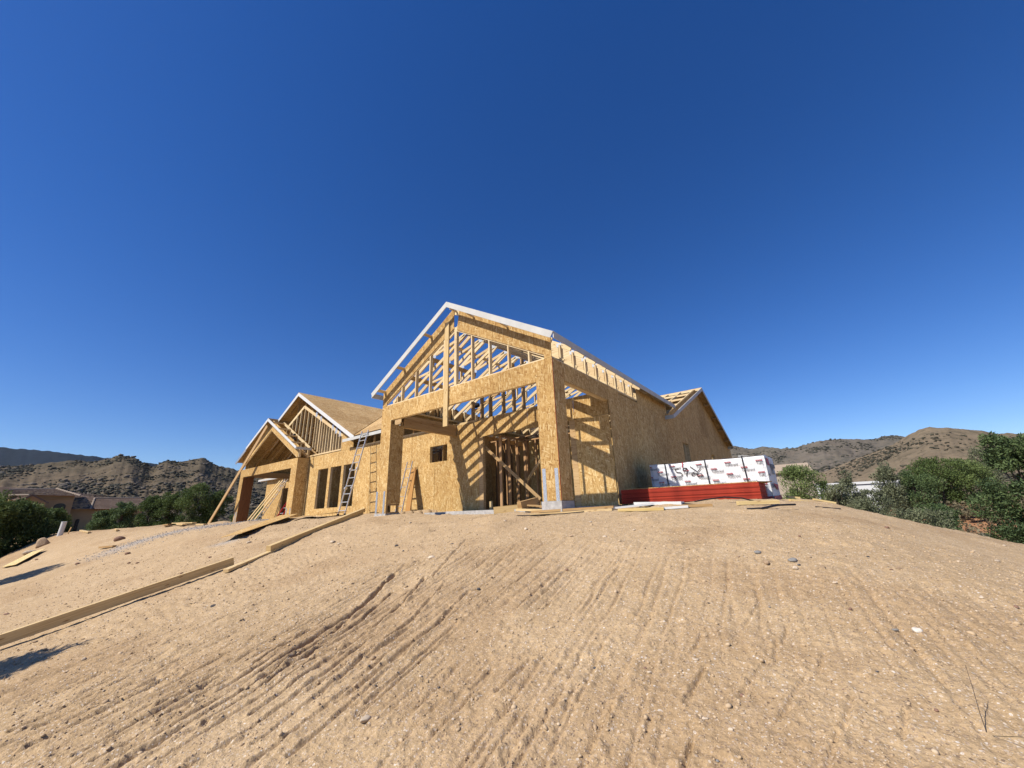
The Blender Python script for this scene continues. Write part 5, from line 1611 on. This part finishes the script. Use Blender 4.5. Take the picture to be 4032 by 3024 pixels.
# trees standing off to the left, whose shadows fall into the picture
tree('juniper_tree', 'small tree standing left of the picture above the long slope board', 'tree', -7.05, -1.95, 3.3, 1.3, LEAF_JUNIPER, 6000, .08, .12, 26, None, -1.5, 71, .25, .0, 'tall')
tree('juniper_tree', 'taller tree standing left of the picture out on the flat dirt', 'tree', -17.5, -1.9, 4.0, 2.3, LEAF_JUNIPER, 8000, .09, .14, 26, None, -1.5, 72, .25, .0, 'tall')

RT = [('green juniper just right of the white bundle', -2.6, 30.0, 4.1, 3.1, LEAF_BRIGHT, 9500, -2.0, 'round'),
      ('dark mesquite with a pointed top left of the white trailer', 1.75, 33.0, 3.9, 1.7, LEAF_GREY, 4200, -2.1, 'cone'),
      ('low grey green tree before the left half of the white trailer', .5, 28.0, 3.0, 1.7, LEAF_GREY, 4200, -2.2, 'round'),
      ('airy tree in front of the left end of the white trailer', -.5, 31.0, 3.2, 1.3, LEAF_BRIGHT, 2600, -2.1, 'cone'),
      ('grey green tree rising over the middle of the white trailer', 4.9, 34.0, 3.9, 2.0, LEAF_GREY, 5500, -1.7, 'cone'),
      ('airy shrub under the middle of the white trailer', 3.2, 30.0, 2.6, 1.7, LEAF_GREY, 3600, -2.1, 'round'),
      ('broad green tree in the middle of the right hand thicket', 8.4, 38.0, 3.3, 2.8, LEAF_JUNIPER, 8500, None, 'round'),
      ('green tree left of the tallest one in the right hand thicket', 6.7, 35.0, 3.0, 2.4, LEAF_DARK, 7000, None, 'round'),
      ('bright green tree beside the tall dark one at the right edge', 10.4, 39.0, 3.1, 2.6, LEAF_BRIGHT, 7500, None, 'round'),
      ('hazy olive tree rising behind the bright green one', 11.6, 45.0, 4.0, 2.6, LEAF_GREY, 6000, None, 'cone'),
      ('tall dark tree cut by the right picture edge', 13.9, 17.5, 3.8, 2.1, LEAF_DARK, 15000, -2.2, 'tall'),
      ('dark shrub at the foot of the tall tree at the right edge', 13.0, 19.0, 1.5, .8, LEAF_DARK, 4000, -2.2, 'round'),
      ('wide dark shrub right behind the crest of the dirt slope', 2.6, 21.0, 2.5, 1.7, LEAF_GREY, 6500, -2.25, 'round'),
      ('low dark shrub at the left end of the thicket, past the yellow boards', .9, 20.0, 1.95, 1.1, LEAF_DARK, 4500, -2.2, 'round'),
      ('dark shrub where the dirt slope drops towards the thicket', 4.2, 20.0, 1.75, 1.3, LEAF_DARK, 5500, -2.3, 'round'),
      ('broad low shrub in the hollow below the thicket', 6.1, 24.0, 2.1, 2.2, LEAF_GREY, 6500, -2.3, 'round'),
      ('green shrub in the right part of the hollow', 7.6, 29.0, 2.0, 1.9, LEAF_DARK, 6000, None, 'round')]
for i, (lab, az, d, h, w, m, n, z, sh) in enumerate(RT):
    u, v = polar(az, d)
    tree('thicket_tree' if h > 2.6 else 'shrub', lab, 'tree' if h > 2.6 else 'shrub', u, v, h * (.9 if z is None or d < 25 and az < 12 else 1), w, m, int(n * 1.6), .080, .15, 38, 'trees and shrubs of the right thicket', z, 30 + i, .05, 0, sh, 1.0 if d > 25 else .75)
# dry low mounds on the reddish ground
for i, (lab, az, d, h, w, m) in enumerate([('pale domed scrub mound left in the red soil', 8.6, 26.0, .42, .85, LEAF_SAGE), ('smaller pale scrub mound behind the first one', 9.9, 29.0, .45, .85, LEAF_SAGE), ('dark domed shrub near the right edge of the dirt slope', 10.0, 21.0, .62, .75, LEAF_GREY), ('dry blond grass clump on the bank under the thicket', 10.6, 33.0, .9, 1.6, LEAF_DRY), ('straw coloured scrub beside the blond grass clump', 9.2, 34.0, .8, 1.4, LEAF_DRY), ('olive grass at the lower right edge of the dirt slope', 12.2, 15.0, .45, .9, LEAF_DRY), ('pale yucca like tuft standing at the crest before the dark shrubs', 4.75, 17.5, .62, .35, LEAF_SAGE), ('low brown scrub at the bottom of the hollow', 6.0, 18.0, .6, .9, LEAF_DRY), ('sage clump at the foot of the dark tree on the right', 11.6, 20.0, .5, .9, LEAF_SAGE)]):
    u, v = polar(az, d)
    tree('scrub_mound', lab, 'shrub', u, v, h, w, m, 2600, .07, .05, 16, 'dry scrub on the red soil', None, 80 + i, .1)
for lab, az, d, s, tn in (('pale rock beside the dark domed shrub', 10.5, 19.5, .40, 'p'), ('pale block of rock on the far bank under the thicket', 10.9, 36.0, .6, 'p'), ('grey rock among the dry scrub on the right', 9.4, 24.0, .4, 'g')):
    u, v = polar(az, d)
    stone('rock', lab, u, v, s, tn, .6, z=zg(u, v))
# scattered scrub on the flats, seen as one ground cover
n = 900
a_ = R(1) + rng.random(n) * R(14)
d_ = rng.uniform(24, 95, n)
scr_u, scr_v = np.sin(a_) * d_, np.cos(a_) * d_
r = np.random.default_rng(5)
V, F, tint = leaf_cloud(r, np.stack([scr_u, scr_v, base_z(scr_u, scr_v) + .1], 1), np.full(n, .45), 15000, .16, .5)
o = bpy.data.objects.new('dry_scrub', tri_mesh('dry_scrub', V, F, LEAF_DRY, tint)); COL.objects.link(o)
o['kind'] = 'stuff'; o['label'] = 'dry brown ground scrub spread over the flats beyond the site'; o['category'] = 'scrub'

# white trailer among the trees, gabled house behind
t = thing('white_trailer', 'long white camping trailer half hidden among the right hand trees', 'trailer', (1.6, 45.0, -2.3))
MB().box((-.95, 44.0, -1.75), (4.4, 46.2, 1.10)).build('body', WHITE_PAINT, t)
MB().box((-1.0, 43.9, 1.105), (4.45, 46.3, 1.30)).build('roof', WHITE_PAINT, t)
for i in range(3):
    f = MB().box((-.2 + 1.6 * i, 43.96, -.35), (.6 + 1.6 * i, 43.995, .45)).build('window', BLACK, t)
for x in (1.2, 2.1):
    MB().tube([(x, 43.98, -1.9), (x, 44.25, -1.9)], .36, 16).build('wheel', BLACK, t)
MB().box((2.9, 43.97, -1.6), (3.6, 43.995, .6)).build('door', FASCIA, t)
TILE_TAN = plain('tan_tiles', (.36, .28, .20), 0.9, 0, 0.15, 5)
STUCCO = plain('stucco', (.40, .26, .13), 0.9, 0, 0.07, 1.5)
STUCCO_PALE = plain('pale_stucco', (.40, .33, .25), 0.9, 0, 0.06, 1.5)
TILE = plain('brown_tiles', (.150, .100, .070), 0.85, 0, 0.22, 4)
RIDGE_TILE = plain('pale_mortar_tiles', (.34, .27, .20), 0.9, 0, 0.12, 4)
DARKGLASS = plain('dark_window_glass', (.015, .017, .02), 0.12)
t = thing('far_house', 'far tan house with a plain gable roof above the trees right of the bundle', 'house', (-5.0, 92, -1.5))
MB().box((-9.5, 90, -1.5), (-1.9, 97, 5.2)).build('wall', STUCCO_PALE, t)
MB().slab([(-9.9, 89.5, 5.0), (-1.7, 89.5, 5.0), (-2.4, 93.5, 6.75), (-9.9, 93.5, 6.75)], .2, out=(0, -1, 1)).build('roof', TILE_TAN, t)
MB().slab([(-9.9, 97.5, 5.0), (-1.7, 97.5, 5.0), (-2.4, 93.5, 6.75), (-9.9, 93.5, 6.75)], .2, out=(0, 1, 1)).build('roof', TILE_TAN, t)
MB().slab([(-1.9, 90, 5.0), (-1.9, 97, 5.0), (-2.3, 93.5, 6.6)], .1, out=(1, 0, 0)).build('gable', STUCCO_PALE, t)
MB().box((-6.0, 89.95, .5), (-4.6, 89.995, 2.0)).build('window', DARKGLASS, t)

# ------------------------------------------------------------------ neighbouring house with tiled roofs
K = 2.75
NX = -110.0
nb = thing('tiled_house', 'sand coloured neighbouring house with brown tiled hip roofs behind the left bushes', 'house', (NX, 9.0, -1.0))
def N(v, z, dx=0.0):
    f = (NX + dx) / -40.0
    return (NX + dx, v * f, z * f)
def tile_roof(name, a, b, c, d, rows_, mat=TILE):
    """a-b eave, d-c ridge: a sheet of stepped tile courses"""
    mb = MB()
    a, b, c, d = map(Vector, (a, b, c, d))
    nrm = (b - a).cross(d - a).normalized()
    if nrm.z < 0:
        nrm = -nrm
    for i in range(rows_):
        f0, f1 = i / rows_, (i + 1) / rows_
        p = [a.lerp(d, f0) + nrm * .10, b.lerp(c, f0) + nrm * .10, b.lerp(c, f1) + nrm * .01, a.lerp(d, f1) + nrm * .01]
        mb.slab(p, .05, out=nrm)
    return mb.build(name, mat, nb)
def ridge_row(p0, p1, n, name='ridge_tile', r=.14):
    p0, p1 = Vector(p0), Vector(p1)
    for i in range(n):
        a = p0.lerp(p1, i / n); b = p0.lerp(p1, (i + .93) / n)
        MB().tube([a + Vector((0, 0, .10)), b + Vector((0, 0, .07))], r, 6).build(name, RIDGE_TILE, nb)
def nwall(v0, v1, z0, z1, dx, depth=6.0, mat=None, name='wall'):
    f = (NX + dx) / -40.0
    return MB().box((NX + dx - depth, v0 * f, z0 * f), (NX + dx, v1 * f, z1 * f)).build(name, mat or STUCCO, nb)
# central tower-like wing with a hip roof and an arched opening
nwall(.75, 3.50, -.6, 1.97, 0)
nwall(3.50, 7.10, -.6, 1.06, -2.5)
nwall(-2.2, .75, -.6, 1.75, -5)
tile_roof('roof', N(.45, 1.96, 1.0), N(3.75, 1.88, 1.0), N(2.55, 2.33, -5), N(.62, 2.24, -5), 9)
tile_roof('roof', N(3.75, 1.88, 1.0), N(3.85, 1.98, -10), N(2.55, 2.40, -9), N(2.55, 2.33, -5), 7)
ridge_row(N(.62, 2.24, -5), N(2.55, 2.33, -5), 16)
ridge_row(N(3.75, 1.90, 1.0), N(2.55, 2.35, -5), 12)
tile_roof('roof', N(-2.2, 1.72, -4), N(.60, 1.90, -4), N(1.9, 2.36, -12), N(-2.2, 2.50, -12), 11)
# lower gable in front
nwall(1.12, 2.30, -.6, 1.50, 3.0, 3.0)
MB().slab([N(1.12, 1.50, 3.02), N(2.30, 1.45, 3.02), N(1.66, 1.88, 3.02)], .3, out=(1, 0, 0)).build('gable', STUCCO, nb)
tile_roof('roof', N(1.05, 1.60, 3.6), N(.62, 1.72, -2), N(.7, 1.93, -2), N(1.66, 1.93, 3.6), 6)
MB().bar(N(1.05, 1.60, 3.7), N(1.66, 1.95, 3.7), .3, .20).build('verge', TILE, nb)
MB().bar(N(1.66, 1.95, 3.7), N(2.42, 1.46, 3.7), .3, .20).build('verge', TILE, nb)
ridge_row(N(.7, 1.90, 1), N(1.5, 1.93, 3), 10)
# arched opening and mouldings
P = []
cx, z0, z1, hw = 2.95, .55, 1.24, .27
for k in range(13):
    a = math.pi * k / 12
    P.append((cx + hw * math.cos(a), z1 + .20 * math.sin(a)))
P = [N(cx + hw, z0, .03)] + [N(p[0], p[1], .03) for p in P] + [N(cx - hw, z0, .03)]
MB().slab(P, .05, out=(1, 0, 0)).build('arched_window', DARKGLASS, nb)
f = NX / -40
MB().box((NX, .80 * f, 1.70 * f), (NX + .25, 3.48 * f, 1.745 * f)).build('moulding', STUCCO, nb)
MB().box((NX, 3.22 * f, 1.20 * f), (NX + .18, 3.52 * f, 1.235 * f)).build('moulding', STUCCO, nb)
# right wing
tile_roof('roof', N(3.40, 1.07, -1.5), N(5.35, 1.02, -1.5), N(5.2, 1.72, -9), N(3.60, 1.95, -11), 10)
tile_roof('roof', N(4.40, 1.03, -1.0), N(7.30, 1.02, -1.0), N(6.84, 1.76, -8), N(4.46, 1.72, -8), 9)
ridge_row(N(4.46, 1.73, -8), N(6.84, 1.77, -8), 20)
ridge_row(N(4.40, 1.05, -1.0), N(4.46, 1.73, -8), 8)
tile_roof('roof', N(3.5, 1.80, -11), N(5.5, 1.72, -11), N(5.3, 1.90, -16), N(3.5, 2.12, -16), 6)
MB().box((NX - 2.42, 4.02 * f * .98, -.4 * f), (NX - 2.40, 4.20 * f * .98, .42 * f)).build('door', DARKGLASS, nb)
for v, z, h in ((3.98, 2.02, .16), (3.80, 1.98, .08), (4.45, 1.85, .08)):
    p = N(v, z, -7)
    MB().tube([p, (p[0], p[1], p[2] + h * f * 1.2)], .12, 8).build('vent_pipe', BLACK, nb)

# ------------------------------------------------------------------ hills
def hill(name, sil, dist, foot, mat, depth=.5, amp=1.0, step=.10, seed=0, az_pad=None, zfoot=-3.0, rows_=70, rough=1.0):
    A = np.array(sil)
    az = np.arange(A[0, 0], A[-1, 0] + 1e-6, step)
    el = np.interp(az, A[:, 0], A[:, 1])
    d_r = dist * (1 + .06 * np.sin(az * .35 + seed))
    zr = d_r * np.tan(np.radians(el))
    zr = zr + dist * .0016 * rough * (fbm(az / .28 + seed, az * 0 + seed, 4) - .5) * 2
    t = np.concatenate([np.linspace(0, 1, rows_), 1 + np.linspace(.04, .6, 14)])
    AZ, T = np.meshgrid(az, t)
    D = foot + (d_r[None] - foot) * T
    prof = np.where(T <= 1, (.30 * T + .70 * T ** 1.6), 1 - 1.0 * (T - 1) ** 1.3)
    Z = zfoot + (zr[None] - zfoot) * prof
    uu, vv2 = np.sin(np.radians(AZ)) * D, np.cos(np.radians(AZ)) * D
    lim = np.clip(np.sin(np.pi * np.clip(T, 0, 1)), 0, 1)
    hgt = (zr[None] - zfoot)
    s = dist / 420
    gul = np.abs(fbm(AZ / 2.1 + seed * 3, T * 1.1 + seed, 4) - .5) * 2
    Z = Z + lim * hgt * amp * (-.13 * (1 - gul) + .05)
    Z = Z + np.clip(lim + .12, 0, 1) * amp * 3.4 * s * rough * (fbm(uu / (22 * s) + seed, vv2 / (22 * s), 5) - .5) * 2
    Z = Z + np.clip(lim + .2, 0, 1) * amp * 1.1 * s * rough * (fbm(uu / (4 * s), vv2 / (4 * s) + seed, 3) - .5) * 2
    # never above the sight line of the ridge
    lim_el = np.tan(np.radians(el))[None] * D
    Z = np.where(T < .97, np.minimum(Z, lim_el - .004 * D), Z)
    n, k = Z.shape
    V = np.stack([uu, vv2, Z], -1).reshape(-1, 3)
    idx = np.arange(n * k).reshape(n, k)
    F = np.stack([idx[:-1, :-1], idx[:-1, 1:], idx[1:, 1:], idx[1:, :-1]], -1).reshape(-1, 4)[:, ::-1]
    me = tri_mesh(name, V, F, mat, smooth=True)
    o = bpy.data.objects.new(name, me)
    COL.objects.link(o)
    o['kind'] = 'structure'
    return uu, vv2, Z, T

LFAR = [(-128, 5.0), (-110, 6.3), (-100, 6.9), (-92.5, 6.9), (-90.4, 6.88), (-89.5, 6.74), (-89.2, 6.85), (-88.2, 6.81), (-86.7, 6.7), (-85, 6.53), (-83.4, 6.39), (-80.5, 6.09), (-79.5, 5.98), (-76, 5.4), (-70, 4.6), (-60, 4.2), (-45, 4.4), (-25, 5.2), (-12, 5.5), (-5, 4.5)]
LNEAR = [(-130, 3.0), (-110, 4.4), (-98, 5.0), (-92.5, 5.0), (-90, 5.11), (-88.3, 5.4), (-87, 5.71), (-85.85, 5.98), (-84.3, 5.98), (-83.35, 6.34), (-82.98, 6.73), (-82.5, 6.66), (-82.03, 6.63), (-81.28, 6.42), (-80.82, 6.12), (-80.26, 5.78), (-79.75, 5.69), (-79.34, 6.2), (-78.87, 6.44), (-77.8, 6.33), (-77.28, 6.41), (-76.6, 6.73), (-76.07, 6.87), (-75.48, 6.69), (-74.63, 6.18), (-73.92, 5.97), (-73.29, 5.88), (-72.53, 5.6), (-71.88, 5.56), (-69, 5.1), (-64, 4.3), (-56, 3.2), (-46, 1.8), (-36, .3)]
RMID = [(-34, 2.6), (-24, 4.8), (-16, 6.0), (-11, 6.75), (-8.55, 6.84), (-7.37, 6.44), (-6.86, 6.31), (-6.27, 6.27), (-5.42, 6.39), (-4.77, 6.27), (-3.75, 6.0), (-2.85, 5.95), (-2.23, 5.87), (-1.16, 6.155), (-.01, 6.38), (1.42, 6.39), (2.98, 6.23), (4.44, 5.96), (5.1, 6.05), (5.65, 6.17), (6.55, 6.11), (7.18, 5.88), (8.16, 5.53), (12, 4.6), (20, 3.5), (32, 2.2)]
RNEAR = [(-6, .2), (-3, 1.6), (-1.5, 2.5), (-.53, 2.93), (.08, 3.02), (1.5, 3.6), (2.69, 4.05), (3.86, 4.41), (5, 4.76), (5.9, 5.12), (6.58, 5.43), (7.28, 5.86), (8.17, 6.32), (8.87, 6.5), (9.16, 6.53), (9.66, 6.34), (10.6, 6.24), (11, 6.05), (11.8, 5.79), (12.4, 5.68), (12.9, 5.32), (13.4, 5.12), (13.8, 5.2), (14.3, 5.0), (14.8, 4.98), (18, 4.6), (24, 3.6), (34, 1.6)]
hill('far_ridge', LFAR, 2600, 1500, HILL_F, seed=3, step=.16, rows_=40, amp=.5)
hl = hill('rocky_hill', LNEAR, 520, 170, HILL_L, seed=1, step=.085, rows_=90, rough=1.15, amp=.8)
hm = hill('right_ridge', RMID, 950, 420, HILL_M, seed=5, step=.12, rows_=70, amp=.9)
hr = hill('right_hill', RNEAR, 430, 150, HILL_R, seed=8, step=.08, rows_=90, amp=.7, rough=.7)

def hill_cover(name, g, n, smin, smax, mat, label, cat, seed, squash=(1.2, 1.2, .6), a0=None, a1=None, pwr=1.0):
    r = np.random.default_rng(seed)
    uu, vv2, Z, T = g
    ok = T <= 1.0
    if a0 is not None:
        A = np.degrees(np.arctan2(uu, vv2))
        ok &= (A > a0) & (A < a1)
    I = np.argwhere(ok)
    c = fbm(uu / 30 + seed, vv2 / 30, 3)
    p = np.clip(c[ok] - .38, .004, 1) ** (pwr * 1.8) * np.hypot(uu, vv2)[ok] ** .3
    pick = I[r.choice(len(I), n, p=p / p.sum())]
    i, j = pick[:, 0], pick[:, 1]
    du = r.uniform(-1.2, 1.2, n); dv = r.uniform(-1.2, 1.2, n)
    S = smin * (smax / smin) ** (r.random(n) ** 1.6)
    P = np.stack([uu[i, j] + du, vv2[i, j] + dv, Z[i, j] + S * .25], 1)
    scatter_blobs(name, P, S, mat, squash, .35, label=label, cat=cat)
hill_cover('hillside_shrubs', hl, 9000, .35, 1.35, LEAF_HILL, 'dark scrub bushes dotted over the rocky left hill', 'scrub', 21, a0=-93, a1=-62)
hill_cover('hillside_rocks', hl, 1500, .4, 1.7, STONE['r'], 'brown rock outcrops on the left hill', 'rocks', 22, (1.2, 1.2, .8), -93, -62, 2.0)
hill_cover('hillside_shrubs', hr, 2600, .3, 1.1, LEAF_HILL, 'sparse dark bushes on the smooth right hill', 'scrub', 23, a0=-5, a1=17)
hill_cover('hillside_shrubs', hm, 5000, .7, 2.2, LEAF_HILL, 'dark scrub along the ridge behind the right hill', 'scrub', 24, a0=-12, a1=10)

# ------------------------------------------------------------------ air
hz = NT('haze_air')
hz.t.nodes.clear()
ho = hz.n('ShaderNodeOutputMaterial')
hv = hz.n('ShaderNodeVolumePrincipled')
hv.inputs['Color'].default_value = (.62, .74, .95, 1)
hv.inputs['Density'].default_value = 0.000035
hz.l(hv.outputs[0], ho.inputs['Volume'])
o = MB().box((-7200, -7200, -8), (7200, 7200, 420)).build('haze', hz.m)
o['kind'] = 'stuff'
o['label'] = 'thin blue air softening the far hills'
